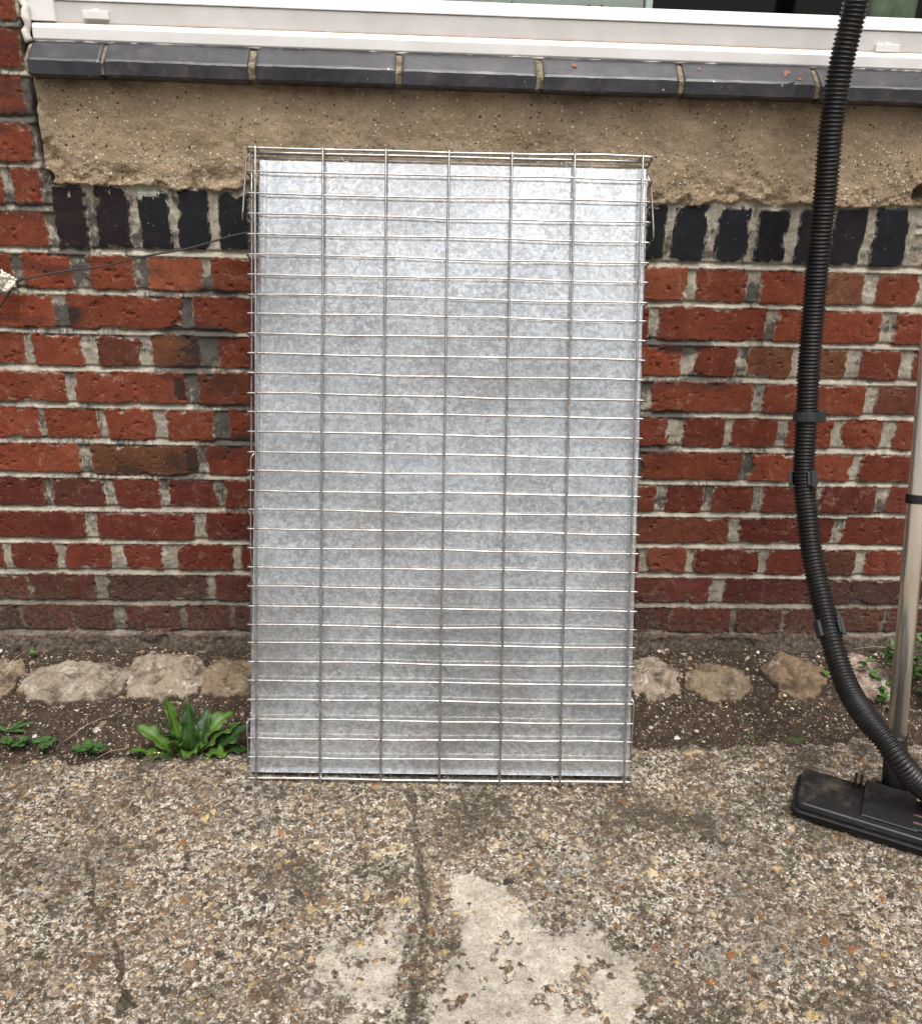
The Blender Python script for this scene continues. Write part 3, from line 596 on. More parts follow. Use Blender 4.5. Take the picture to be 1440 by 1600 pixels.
# ================================================================== GROUND
def stones(H, C, ST, xs, ys, n, smin, smax, pal, hmax, seed, mask=None, dark=None, flat=.0):
    rg = np.random.default_rng(seed); dx = xs[1]-xs[0]; dy = ys[1]-ys[0]
    sizes = np.sort(smin*(smax/smin)**(rg.random(n)**1.6)); pal = np.array(pal)
    X0, Y0_ = xs[0], ys[0]; nx, ny = len(xs), len(ys)
    px_ = rg.random(n)*(xs[-1]-xs[0])+X0; py_ = rg.random(n)*(ys[-1]-ys[0])+Y0_
    pi = rg.integers(0, len(pal), n); th = rg.random(n)*6.283; asp = .5+.5*rg.random(n); sh = rg.random((n, 6)); br = .7+.55*rg.random(n)
    for i in range(n):
        r = sizes[i]; i0 = max(0, int((px_[i]-r*1.3-X0)/dx)); i1 = min(nx, int((px_[i]+r*1.3-X0)/dx)+2); j0 = max(0, int((py_[i]-r*1.3-Y0_)/dy)); j1 = min(ny, int((py_[i]+r*1.3-Y0_)/dy)+2)
        if i1 <= i0 or j1 <= j0: continue
        if mask is not None:
            mv = mask[min(nx-1, (i0+i1)//2), min(ny-1, (j0+j1)//2)]
            if sh[i, 5] < mv: continue
        u = xs[i0:i1, None]-px_[i]; v = ys[None, j0:j1]-py_[i]; c, s = math.cos(th[i]), math.sin(th[i])
        a = (c*u+s*v)/r; b = (-s*u+c*v)/(r*asp[i]); t = np.arctan2(b, a)
        rho = np.hypot(a, b)/(1+.16*np.cos(3*t+6.28*sh[i, 0])+.12*np.cos(5*t+6.28*sh[i, 1])+.12*np.cos(2*t+6.28*sh[i, 2]))
        m = rho < 1
        hh = hmax*(.35+.65*sh[i, 3])*np.sqrt(np.clip(1-rho*rho, 0, 1))*min(1, r/.004)
        base = H[i0:i1, j0:j1].mean()
        H[i0:i1, j0:j1] = np.where(m, H[i0:i1, j0:j1]*.35+(base)*.65+hh, H[i0:i1, j0:j1])
        C[i0:i1, j0:j1] = np.where(m[..., None], pal[pi[i]]*br[i], C[i0:i1, j0:j1]); ST[i0:i1, j0:j1] = np.where(m, 1, ST[i0:i1, j0:j1])
def seg_d(X, Y, pts):
    d = np.full(X.shape, 9.)
    for (ax, ay), (bx_, by_) in zip(pts, pts[1:]):
        vx, vy = bx_-ax, by_-ay; t = np.clip(((X-ax)*vx+(Y-ay)*vy)/(vx*vx+vy*vy), 0, 1); d = np.minimum(d, np.hypot(X-ax-t*vx, Y-ay-t*vy))
    return d
def poly_d(X, Y, pts):
    ins_ = np.zeros(X.shape, bool); n = len(pts)
    for i in range(n):
        (x1, y1), (x2, y2) = pts[i], pts[(i+1) % n]
        c = ((y1 > Y) != (y2 > Y)) & (X < (x2-x1)*(Y-y1)/(y2-y1+1e-12)+x1); ins_ ^= c
    d = seg_d(X, Y, list(pts)+[pts[0]]); return np.where(ins_, -d, d)
G2 = lambda l: [tuple(at_z(a, b)[:2]) for a, b in l]
def edge_y(X): return np.interp(X, [-3, -.73, -.51, -.30, .43, .65, .98, 3], [-.37, -.361, -.343, -.333, -.325, -.318, -.312, -.32])
SLABPAL = [(.34, .27, .18), (.50, .42, .29), (.26, .14, .075), (.16, .105, .065), (.2, .17, .14), (.06, .052, .045), (.56, .51, .42), (.48, .36, .19), (.25, .17, .11), (.24, .19, .14), (.12, .085, .06), (.42, .35, .26), (.18, .12, .08), (.52, .46, .37), (.1, .072, .05), (.46, .39, .29), (.15, .12, .095), (.30, .23, .16)]
def slab_piece(x0, x1, y0, y1, st, nst, fine=True, edge=True):
    xs = np.arange(x0, x1+st*.5, st); ys = np.arange(y0, y1+st*.5, st); X, Y = np.meshgrid(xs, ys, indexing='ij')
    H = (fbm(X, Y, .09, 4, 101)-.5)*.008+(fbm(X, Y, .012, 4, 102, .65)-.5)*.0050*(1-0)
    p1 = G2([(692, 1362), (760, 1368), (800, 1395), (835, 1412), (870, 1462), (925, 1452), (955, 1480), (1000, 1518), (1040, 1570), (1048, 1640), (670, 1640), (668, 1560), (700, 1500), (735, 1440), (700, 1410)])
    p2 = G2([(500, 1440), (560, 1452), (620, 1425), (645, 1440), (642, 1510), (650, 1600), (520, 1640), (500, 1540), (488, 1480)])
    p3 = G2([(905, 1300), (935, 1305), (930, 1345), (900, 1360), (880, 1330)])
    nn = (fbm(X, Y, .06, 6, 111, .65)-.5)*.085
    sm = np.maximum(sst(.016, -.022, poly_d(X, Y, p1)+nn*1.3), .8*sst(.016, -.03, poly_d(X, Y, p2)+nn*1.6)); sm = np.maximum(sm, .6*sst(.008, -.01, poly_d(X, Y, p3)+nn))
    sm = sm*(1-.8*sst(.57, .66, fbm(X, Y, .035, 6, 114, .66)))
    sm = np.maximum(sm, .42*sst(.5, .72, fbm(X, Y, .13, 4, 113)))
    H += sm*.0015
    col = np.zeros(X.shape+(3,)); t = fbm(X, Y, .02, 3, 121)[..., None]; big = sst(.35, .65, fbm(X, Y, .22, 3, 122))[..., None]
    col += np.array((.06, .043, .029))*(1-t)+np.array((.33, .28, .215))*t; col *= .7+.65*big
    ST = np.zeros(X.shape)
    dens = np.clip(sm*.93+.25*sst(.42, .62, fbm(X, Y, .035, 4, 127)), 0, .97)
    stones(H, col, ST, xs, ys, nst, .0014 if fine else .006, .0052 if fine else .016, SLABPAL, .0028, 131, dens)
    # selected bigger pebbles
    stones(H, col, ST, xs, ys, max(8, nst//50), .0045, .0088, [(.36, .17, .07), (.28, .2, .12), (.54, .42, .22), (.5, .42, .28), (.16, .1, .06), (.07, .06, .055), (.36, .27, .18), (.22, .14, .09)], .0036, 132, sm*.85)
    moss_shade = .12+.42*sst(.42, .66, fbm(X, Y, .12, 6, 142, .62))+.16*sst(-.62, -.42, Y)-.3*sm
    def band(pts, w, a): 
        nonlocal moss_shade, H
        d = seg_d(X+(fbm(X, Y, .03, 4, 141)-.5)*.026, Y, G2(pts))+(fbm(X, Y, .02, 5, 143, .65)-.5)*w*2.4; moss_shade = np.maximum(moss_shade, a*sst(w*1.5, w*.35, d)); H -= .005*sst(w*1.1, 0, d)*min(1, a)
    band([(636, 1236), (655, 1330), (664, 1400), (655, 1480), (648, 1560), (632, 1640)], .010, .62); band([(664, 1390), (672, 1480), (650, 1530), (655, 1600)], .009, .5)
    band([(138, 1335), (150, 1420), (178, 1470)], .0032, .7); band([(178, 1470), (186, 1530), (198, 1570), (212, 1572)], .0042, 1.1)
    band([(186, 1578), (196, 1572)], .008, .9)
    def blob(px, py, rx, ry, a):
        nonlocal moss_shade
        p = at_z(px, py); moss_shade = np.maximum(moss_shade, a*np.exp(-((X-p[0])/rx)**2-((Y-p[1])/ry)**2))
    for b in ((1105, 1290, .03, .055, .85), (1085, 1200, .05, .02, .6), (1130, 1320, .04, .02, .6), (1250, 1190, .05, .015, .5), (1010, 1200, .06, .05, .38), (1180, 1250, .07, .05, .4), (930, 1290, .06, .035, .35), (1150, 1400, .05, .06, .32), (760, 1300, .06, .03, .35), (350, 1230, .16, .03, .38), (230, 1380, .05, .06, .3), (560, 1330, .07, .03, .3), (1330, 1450, .07, .05, .3), (1000, 1420, .03, .04, .5), (160, 1500, .03, .04, .4), (700, 1236, .3, .008, .6), (440, 1240, .1, .008, .6), (1170, 1215, .06, .02, .6), (1000, 1235, .06, .02, .45), (1180, 1330, .04, .03, .45), (60, 1215, .1, .03, .5), (660, 1245, .05, .02, .6), (880, 1240, .2, .014, .45), (520, 1235, .25, .012, .35), (1395, 1350, .08, .02, .55), (1230, 1165, .04, .015, .5), (300, 1290, .12, .05, .3), (1250, 1480, .1, .05, .3), (90, 1480, .08, .06, .3), (450, 1400, .06, .03, .3), (1060, 1430, .05, .03, .35), (1130, 1175, .03, .012, .4), (960, 1400, .05, .03, .28), (640, 1470, .02, .03, .5), (660, 1520, .02, .03, .55)): blob(*b)  # mostly moss; thin strips along the crate's bottom wire are its shadow painted in
    A = dict(stone=ST, smooth=sm, moss_shade=moss_shade)
    keep = None
    if edge:
        ey = edge_y(X)+(fbm(X, X*0, .06, 5, 151, .6)-.5)*.05+(vn(X, Y, .014, 152)-.5)*.014+(vn(X, Y, .006, 153)-.5)*.005
        dr = sst(-.006, .012, Y-ey); H = H*(1-dr)-dr*.055+(1-dr)*sst(-.03, .0, Y-ey)*-.004
        keep = (Y-ey < .016)[:-1, :-1]
    P = np.stack([X, Y, H], -1)
    return grid_mesh('', P, keep, A, dict(bcol=col))
sp = [slab_piece(-.92, 1.08, -1.02, -.285, .0014, 33000), slab_piece(-3, -.92, -1.02, -.285, .008, 900, False), slab_piece(1.08, 3, -1.02, -.285, .008, 900, False), slab_piece(-3, 3, -4.02, -1.02, .02, 600, False, False)]
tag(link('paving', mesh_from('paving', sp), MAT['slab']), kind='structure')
def soil_h(X, Y):
    t = np.clip((-Y)/.36, 0, 1)
    return .012-.040*sst(0, 1, t)+(fbm(X, Y, .08, 4, 161)-.5)*.016
SOILPAL = [(.5, .44, .34), (.32, .24, .16), (.1, .075, .055), (.16, .12, .085), (.62, .58, .5), (.2, .16, .13), (.38, .3, .22), (.13, .1, .08), (.55, .5, .42), (.28, .14, .07)]
def soil_piece(x0, x1, st, nst):
    xs = np.arange(x0, x1+st*.5, st); ys = np.arange(-.40, .03, st); X, Y = np.meshgrid(xs, ys, indexing='ij')
    H = soil_h(X, Y)+(fbm(X, Y, .012, 3, 171)-.5)*.007; C = np.zeros(X.shape+(3,))+.1; ST = np.zeros(X.shape)
    stones(H, C, ST, xs, ys, int(nst*.7), .001, .0036, SOILPAL, .002, 172); stones(H, C, ST, xs, ys, nst//60, .004, .008, SOILPAL, .004, 173)
    moss_shade = np.zeros(X.shape)  # the soil carries green moss only
    for px, py, rx, ry, a in ((1175, 1148, .012, .012, .8), (1243, 1153, .03, .009, .9), (150, 1180, .12, .012, .4)):
        p = at_z(px, py, -.02); moss_shade = np.maximum(moss_shade, a*np.exp(-((X-p[0])/rx)**2-((Y-p[1])/ry)**2))
    return grid_mesh('', np.stack([X, Y, H], -1), None, dict(stone=ST, moss_shade=moss_shade), dict(bcol=C))
tag(link('soil', mesh_from('soil', [soil_piece(-1.0, 1.25, .0016, 9000), soil_piece(-3, -1.0, .01, 200), soil_piece(1.25, 3, .01, 200)]), MAT['soil']), kind='structure')
g = MB(); g.add([(-80, -80, -.09), (80, -80, -.09), (80, 80, -.09), (-80, 80, -.09)], [(0, 1, 2, 3)])
tag(g.build('ground', m_simple('distant_ground', (.12, .10, .08), (.2, .17, .14), 3, .9), smooth=False), kind='structure')

def soil_z(x, y): return float(soil_h(np.array(float(x)), np.array(float(y))))
GRITX = []
# old footing bricks half sunk in the soil
def mound(name, px0, px1, py0, py1, mat, label, seed, hgt=.02, flat=3.0):
    a = at_z((px0+px1)/2, (py0+py1)/2, .006); w = (at_z(px1, (py0+py1)/2, .006)[0]-at_z(px0, (py0+py1)/2, .006)[0])/2; d = abs(at_z(px0, py0, .006)[1]-at_z(px0, py1, .006)[1])/2
    n = 72; m_ = 30; vs = []; fs = []
    e = empty(name, (a[0], a[1], soil_z(a[0], a[1]))) if False else None
    for i in range(m_+1):
        rr = i/m_
        for j in range(n):
            t = 2*math.pi*j/n; c, s = math.cos(t), math.sin(t); k = (abs(c)**flat+abs(s)**flat)**(-1/flat)
            wob = .97+.2*(float(fbm(np.array(c*2+seed*3.7), np.array(s*2.), .8, 5, seed, .6))-.5)*2
            x = w*1.16*rr*k*wob*c; y = d*1.16*rr*k*wob*s
            N_ = float(fbm(np.array(x+seed), np.array(y*1.), .03, 5, seed, .6))-.5; N2 = float(fbm(np.array(x+seed), np.array(y*1.), .009, 3, seed+4))-.5
            z = hgt*.62*(1-rr**6)+.034*N_*(1-.2*rr)+.008*N2-.018*sst(.9, 1, rr)+.0015
            vs.append((a[0]+x, a[1]+y, soil_z(a[0]+x, a[1]+y)+float(z)-.002))
    for i in range(m_):
        for j in range(n): fs.append((i*n+j, (i+1)*n+j, (i+1)*n+(j+1) % n, i*n+(j+1) % n))
    r3 = random.Random(seed*5)
    for q in range(70):
        t = r3.uniform(0, 6.283); c, s = math.cos(t), math.sin(t); k = (abs(c)**flat+abs(s)**flat)**(-1/flat)*r3.uniform(.93, 1.12); x, y = a[0]+w*1.12*k*c, a[1]+d*1.12*k*s; GRITX.append((x, y, r3.uniform(.0012, .0042)))
    mb = MB(); mb.add(vs, fs); o = mb.build(name, mat, None)
    at_ = o.data.attributes.new('edge', 'FLOAT', 'POINT'); at_.data.foreach_set('value', np.array([sst(.72, 1.06, np.array(i/m_)) for i in range(m_+1) for j in range(n)], np.float32))
    o.location = (0, 0, 0); tag(o, label, 'footing brick', 'old bricks sunk in the soil at the foot of the wall')
RK = dict(grey=m_rock('greyish_old_brick', (.23, .19, .14), (.36, .31, .24), (.48, .45, .39)), tan=m_rock('tan_old_brick', (.2, .15, .095), (.31, .24, .16), (.42, .38, .31)),
          orange=m_rock('orange_old_brick', (.19, .13, .08), (.27, .195, .125), (.42, .35, .29)), pale=m_rock('limed_old_brick', (.27, .21, .155), (.36, .3, .23), (.56, .52, .46)), pink=m_rock('pinkish_limed_brick', (.36, .25, .2), (.42, .33, .27), (.6, .56, .52)))
mound('footing_brick', -45, 30, 1034, 1090, RK['tan'], 'sunken brown brick cut off by the left edge of the photo', 3)
mound('footing_brick', 34, 196, 1040, 1090, RK['grey'], 'long sunken greyish brick left of the dock plant', 4)
mound('footing_brick', 200, 322, 1026, 1086, RK['pale'], 'sunken brick caked in white mortar right above the dock plant', 5, .024)
mound('footing_brick', 306, 410, 1036, 1084, RK['tan'], 'sunken brown brick running in behind the left side of the crate', 6)
mound('footing_brick', 975, 1060, 1034, 1084, RK['pale'], 'limed crumbling brick just right of the crate', 7, .022)
mound('footing_brick', 1067, 1174, 1042, 1086, RK['tan'], 'low domed tan brick between the limed brick and the orange brick', 8, .02, 2.1)
mound('footing_brick', 1196, 1284, 1027, 1086, RK['orange'], 'rounded orange brown brick left of the hose', 9, .026, 2.1)
mound('footing_brick', 1318, 1392, 1030, 1085, RK['pink'], 'pinkish white brick between the hose and the metal tube', 10, .02)
# loose grit: real chips lying on the soil and along the slab edge
ico = [(0, 0, 1), (.894, 0, .447), (.276, .851, .447), (-.724, .526, .447), (-.724, -.526, .447), (.276, -.851, .447), (.724, .526, -.447), (-.276, .851, -.447), (-.894, 0, -.447), (-.276, -.851, -.447), (.724, -.526, -.447), (0, 0, -1)]
icf = [(0, 1, 2), (0, 2, 3), (0, 3, 4), (0, 4, 5), (0, 5, 1), (1, 6, 2), (2, 7, 3), (3, 8, 4), (4, 9, 5), (5, 10, 1), (2, 6, 7), (3, 7, 8), (4, 8, 9), (5, 9, 10), (1, 10, 6), (6, 11, 7), (7, 11, 8), (8, 11, 9), (9, 11, 10), (10, 11, 6)]
def chip(mb, x, y, z, r, rs, fl=.55):
    a = rs.uniform(0, 6.3); c, s = math.cos(a), math.sin(a); k = rs.uniform(.6, 1)
    vs = []
    for p in ico:
        q = [p[0]*rs.uniform(.75, 1.15), p[1]*k*rs.uniform(.75, 1.15), p[2]*fl*rs.uniform(.7, 1.1)]
        vs.append((x+r*(c*q[0]-s*q[1]), y+r*(s*q[0]+c*q[1]), z+r*q[2]))
    mb.add(vs, icf)
cm = [m_simple('grit_'+n_, a, b, 120, .8) for n_, a, b in (('cream', (.5, .43, .32), (.65, .6, .5)), ('tan', (.3, .22, .14), (.42, .32, .2)), ('grey', (.16, .14, .12), (.28, .25, .22)), ('orange', (.36, .15, .06), (.46, .22, .09)), ('dark', (.05, .04, .035), (.1, .08, .065)))]
gr = MB(); rs = random.Random(21)
for i in range(1700):
    x = rs.uniform(-.92, 1.05); y = -.36+.37*rs.random(); gr.mi = rs.choice((0, 0, 1, 1, 2, 2, 3, 4, 4))
    r = .0007+.0022*rs.random()**3; chip(gr, x, y, soil_z(x, y)+r*.2, r, rs)
for x, y, r in GRITX: gr.mi = rs.choice((1, 2, 3, 4, 4, 4)); chip(gr, x, y, soil_z(x, y)+r*.5, r, rs)
for i in range(900):
    x = rs.uniform(-.75, .95); y = -.345-rs.random()**1.7*.6; r = .0008+.0021*rs.random()**2.2; gr.mi = rs.choice((0, 0, 1, 1, 2, 3, 4)); chip(gr, x, y, .0012+r*.3, r, rs)
for i in range(260):
    x = rs.uniform(-.29, .40); y = -.428-.035*(x+.286)-rs.random()*.018; r = .0008+.0022*rs.random(); gr.mi = rs.choice((2, 4, 4, 1)); chip(gr, x, y, .001+r*.3, r, rs)
tag(gr.build('grit', cm, smooth=False), 'loose grit scattered over the dark soil strip and the paving edge', 'grit', kind='stuff')

# single pale stones
wh = m_simple('white_flint', (.6, .57, .5), (.8, .78, .72), 90, .6, bmp=.4); wg = m_simple('buff_flint', (.4, .34, .25), (.55, .48, .38), 90, .7)
for px, py, r, mt, lb in ((1182, 1028, .0062, wh, 'bright white stone chip lying at the foot of the wall'), (1365, 1033, .006, wg, 'cream pebble between the hose and the metal tube'), (1090, 1130, .0065, wg, 'buff pebble on the soil right of the crate'), (1225, 1087, .0055, wh, 'white pebble below the orange brown footing brick'), (1166, 1050, .005, wg, 'small grey pebble right of the domed tan footing brick'), (302, 1073, .005, wh, 'white pebble in front of the limed footing brick'), (3, 1027, .006, wh, 'white pebble at the wall foot at the left edge'), (1018, 1125, .006, wg, 'greenish buff pebble beside the crate on the soil')):
    p = at_z(px, py, .0); mb = MB(); rs = random.Random(int(px)); chip(mb, p[0], p[1], soil_z(p[0], p[1])+r*.75, r, rs, .75)
    o = mb.build('pebble', mt, smooth=False, bevel=r*.25, seg=2); tag(o, lb, 'pebble', 'loose pale pebbles on the soil')
# ================================================================== THE CRATE
CO = np.array([-.28615, -.42303, .003]); CU = np.array([.99948563, -.03137924, .00662026]); CV = np.array([.0040758, .32904684, .94430481]); CN = np.cross(CU, CV); CW, CL = .6715, 1.0726
def K(u, v, w): return CO+CU*u+CV*v+CN*w           # w positive towards the viewer
crate = empty('dog_crate', tuple(CO)); tag(crate, 'folded wire dog crate with a galvanised tray inside leaning against the wall', 'dog crate')
HV = [1.0726, 1.0346, .9995, .9664, .9332, .8998, .8674, .8338, .8032, .7705, .7376, .7046, .6705, .6394, .6061, .5715, .5401, .5065, .4738, .441, .4081, .375, .3419, .3075, .2753, .244, .2104, .1779, .1441, .109, .0761, .0419, .0042]
VU = [.0152, .1262, .231, .3335, .4385, .5435, .6560]
VB = [.0165, .1265, .232, .3335, .4397, .545, .6573]; VTp = [.0141, .1258, .2293, .333, .437, .5413, .6543]
rs = random.Random(4); Dp = .034
def bent(pts, k=3):                     # small fillets at the corners of a wire
    P = [np.array(p, float) for p in pts]; out = [P[0]]
    for a, b, c in zip(P, P[1:], P[2:]):
        for t in np.linspace(0, 1, k+2):
            A_ = b+(a-b)/np.linalg.norm(a-b)*.004; C_ = b+(c-b)/np.linalg.norm(c-b)*.004; out.append((1-t)**2*A_+2*t*(1-t)*b+t*t*C_)
    return out+[P[-1]]
wm = MB()
for i, v in enumerate(HV):
    r = .0024 if i in (0, len(HV)-1) else .0016
    row = [(0, v+rs.uniform(-.004, .002), -Dp*rs.uniform(.75, 1.1)), (0, v, 0)]
    n = 8; ph = rs.uniform(0, 6.28)
    row += [(CW*j/n, v+rs.uniform(-.0009, .0009)+.001*math.sin(ph+j*.7), rs.uniform(-.0008, .0008)) for j in range(1, n)]
    row += [(CW, v, 0), (0+CW, v-rs.uniform(0, .006), -Dp*rs.uniform(.75, 1.1))]
    P = [K(*q) for q in row]; P = [P[0]]+bent(P[0:3])[1:-1]+P[2:-2]+bent(P[-3:])[1:-1]+[P[-1]]
    wm.tube(P, r, 8)
for j in range(7):
    pts = []
    for t in np.linspace(0, 1, 14):
        u = VB[j]*(1-t)+VTp[j]*t+rs.uniform(-.0006, .0006); pts.append((u, -.004+t*(CL+.0065), .0036+rs.uniform(-.0003, .0003)))
    P = [K(*q) for q in pts]; end = K(VTp[j], CL+.003, -Dp); P = P[:-1]+bent([P[-2], P[-1], end])[1:]
    bt = K(VB[j], -.003, -Dp); P = [bt]+bent([bt, P[0], P[1]])[1:-1]+P[1:]
    wm.tube(P, .0019, 8)
wm.build('front_panel', MAT['wire'], crate)
wt = MB(); wt.tube([K(.004+(CW-.008)*t, CL-.0035+rs.uniform(-.0004, .0004), -.0155) for t in np.linspace(0, 1, 12)], .0021, 8); wt.tube([K(.004+(CW-.008)*t, CL-.010+rs.uniform(-.0004, .0004), -.022) for t in np.linspace(0, 1, 12)], .0021, 8); wt.build('hinge_rod', MAT['wire'], crate)
# returns: perimeter wires at the back of the bent ends, slack with age
rt = MB()
for u0, u1 in ((.001, .0015), (CW-.001, CW-.002)):
    pts = [K(u0+(u1-u0)*t+rs.uniform(-.001, .001), -.003+t*(CL+.004), -Dp+.001+rs.uniform(-.0012, .0012)) for t in np.linspace(0, 1, 16)]; rt.tube(pts, .0018, 8)
for v0 in (CL+.001, .002):
    rt.tube([K(-.001+(CW+.002)*t, v0+rs.uniform(-.0006, .0006), -Dp+.001) for t in np.linspace(0, 1, 12)], .002, 8)
rt.build('return_frame', MAT['wire'], crate)
# back panel and the two folded end panels
bk = MB()
for i, v in enumerate(HV):
    vv = v-.010+rs.uniform(-.003, .003); bk.tube([K(.008+rs.uniform(-.002, .002), vv, -.047), K(CW*.5, vv, -.047), K(CW-.010+rs.uniform(-.002, .002), vv, -.047)], .0014 if i not in (0, len(HV)-1) else .0021, 6)
for u in [.009]+[VU[j]+.012 for j in range(1, 6)]+[CW-.011]:
    bk.tube([K(u, -.002, -.0505), K(u+.001, CL-.005, -.0505)], .0019, 6)
bk.build('back_panel', MAT['wire'], crate)
ep = MB()
for (u0, u1, v0, v1, w) in ((.018, CW-.022, .08, .56, -.0385), (.014, CW-.018, .60, 1.055, -.0425)):
    ep.tube(bent([K(u0, v0, w), K(u1, v0, w), K(u1, v1, w), K(u0, v1, w), K(u0, v0, w)]), .0019, 6)
    n = int((v1-v0)/.033)
    for i in range(1, n): ep.tube([K(u0, v0+(v1-v0)*i/n, w), K(u1, v0+(v1-v0)*i/n, w)], .0013, 6)
ep.build('end_panels', MAT['wire'], crate)
# loops sticking out at the sides (hinge bails)
for pts in ([(.004, 1.067, -.008), (-.004, 1.055, -.014), (-.0095, .978, -.015), (-.0105, .962, -.014)], [(CW-.004, 1.05, -.02), (CW+.004, 1.03, -.024), (CW+.010, .965, -.024), (CW+.011, .945, -.024)],
            [(.012, .36, -.03), (.003, .372, -.028), (.001, .40, -.026), (.001, .56, -.026), (.010, .575, -.03)], [(.006, .022, -.022), (-.001, .03, -.018), (-.004, .098, -.015), (.002, .104, -.022)], [(CW-.006, .02, -.02), (CW+.000, .05, -.018), (CW+.003, .14, -.016), (CW-.004, .155, -.024)]):
    m = MB(); P = [K(*p) for p in pts]; m.tube([P[0]]+bent(P)[1:-1]+[P[-1]], .0017, 8); m.build('hinge_bail', MAT['wire'], crate)
# latch hooks and clip rings
def ring(u, v, w, r, a0, a1, rt_=.0012):
    m = MB(); m.tube([K(u+r*math.cos(t), v+r*1.05*math.sin(t), w+.001*math.sin(2*t)) for t in np.linspace(a0, a1, 16)], rt_, 8); return m
for u in (.161, .527):
    m = ring(u, 1.064, -.014, .0065, math.pi*.95, math.pi*2.05); m.build('latch_hook', MAT['wire'], crate)
for u in (.128, .531):
    m = MB(); m.tube([K(u+.0006*math.sin(3*t), .0045+.0068*math.sin(t)+.001, .0062*math.cos(t)) for t in np.linspace(0, 6.2, 18)], .0012, 8); m.build('clip_ring', MAT['wire'], crate)
# tray: shallow galvanised pan, floor towards the viewer, folded rim
def tray():
    nu, nv = 90, 140; vs = []; fs = []
    for i in range(nu+1):
        for j in range(nv+1):
            a, b = i/nu, j/nv
            # denser rows near the rim
            a = .5-.5*math.cos(math.pi*a) if False else a
            uL = .0195*b+.003*(1-b)+.0; uR = CW-.0035*b-.002*(1-b)-.004*b
            u = uL+(uR-uL)*a; v = .0115+(1.0555-.0115)*b
            wbase = -.0095*(1-b)-.026*b
            du = min(u-uL, uR-u); dv = min(v-.0115, 1.0555-v); dd = min(du, dv)
            prof = -.006*float(sst(.010, .017, dd)) if True else 0
            wob = (float(fbm(np.array(u), np.array(v), .25, 2, 201))-.5)*.0035*float(sst(.01, .06, dd))
            vs.append((u, v, wbase+prof+wob))
    return vs, nu, nv
us = sorted(set([0, .008, .0095, .012, .0145, .017, .0185]+list(np.linspace(.03, CW-.03, 60))+[CW-x for x in (0, .008, .0095, .012, .0145, .017, .0185)]))
vs_ = sorted(set([0, .008, .0095, .012, .0145, .017, .0185]+list(np.linspace(.03, 1.044-.03, 90))+[1.044-x for x in (0, .008, .0095, .012, .0145, .017, .0185)]))
tv = []; tf = []
for a in us:
    for b in vs_:
        t = b/1.044; uL = .0185*t+.0025*(1-t); uR = CW-.0085*t-.003*(1-t); u = uL+(uR-uL)*a/CW; v = .0115+b
        dd = min(a, CW-a, b*2.2); prof = -.0022*float(sst(.0095, .0175, dd))+.0004*math.exp(-((dd-.010)/.002)**2)
        tv.append(K(u, v, -.0095+prof+(float(fbm(np.array(u), np.array(v), .22, 2, 201))-.5)*.0035*float(sst(.01, .07, dd))))
nb = len(vs_)
for i in range(len(us)-1):
    for j in range(nb-1): tf.append((i*nb+j, (i+1)*nb+j, (i+1)*nb+j+1, i*nb+j+1))
tr = MB(); tr.add(tv, tf)
# turned-back rim
per = [i*nb for i in range(len(us))]+[(len(us)-1)*nb+j for j in range(1, nb)]+[i*nb+nb-1 for i in range(len(us)-2, -1, -1)]+[j for j in range(nb-2, 0, -1)]
rim0 = [tv[i] for i in per]; rim1 = [p-CN*.0105 for p in rim0]; n = len(per); base = len(tr.v)
tr.add(rim0+rim1, [(i, (i+1) % n, n+(i+1) % n, n+i) for i in range(n)])
tr.build('tray', MAT['galv'], crate)

# cord tied from the crate to the wall
cord = empty('cord', tuple(at_y(28, 437, -.02))); tag(cord, 'thin black cord from the crate to a knotted white rag at the left edge', 'cord')
cm_ = MB(); a = at_y(392, 362, -.06); b = at_y(40, 434, -.022); c = at_y(24, 439, -.02); pts = []
for t in np.linspace(0, 1, 30):
    p = a*(1-t)+b*t; p[2] -= .010*4*t*(1-t)*.6; p[2] += .0015*math.sin(t*17); pts.append(p)
pts += [c, at_y(14, 458, -.02), at_y(4, 474, -.012), at_y(-14, 498, -.006)]
cm_.tube(pts, .0016, 8)
for k in range(3):
    cx = at_y(34-3*k, 435+k, -.021); cm_.tube([cx+np.array((.002*math.sin(t), .0036*math.cos(t), .0042*math.sin(t+.6))) for t in np.linspace(0, 6.3, 14)], .0013, 6)
cm_.build('line', m_simple('black_cord', (.02, .016, .016), (.045, .038, .036), 200, .6), cord)
kn = MB(); c = at_y(10, 440, -.02)
for k in range(9):
    rs = random.Random(k+50); ax = rs.uniform(0, 3.1); rr = rs.uniform(.006, .0125); ph = rs.uniform(0, 6)
    kn.tube([c+np.array((rr*math.cos(t)*math.cos(ax)*1.3+rs.uniform(-.001, .001), rr*.5*math.sin(t*2+ph)-.002, rr*math.sin(t)+rr*.3*math.cos(2*t+ph))) for t in np.linspace(ph, ph+5.5, 16)], [.0032*rs.uniform(.6, 1.2) for _ in range(16)], 8)
for dx_, dz_ in ((-.004, .022), (.010, .014), (.017, -.008)): kn.tube([c, c+np.array((dx_*.6, -.004, dz_*.7)), c+np.array((dx_, -.003, dz_))], [.004, .003, .0015], 8)
kn.build('knot', m_simple('off_white_rag', (.5, .45, .36), (.72, .68, .6), 120, .8, bmp=.6, bd=.002), cord)

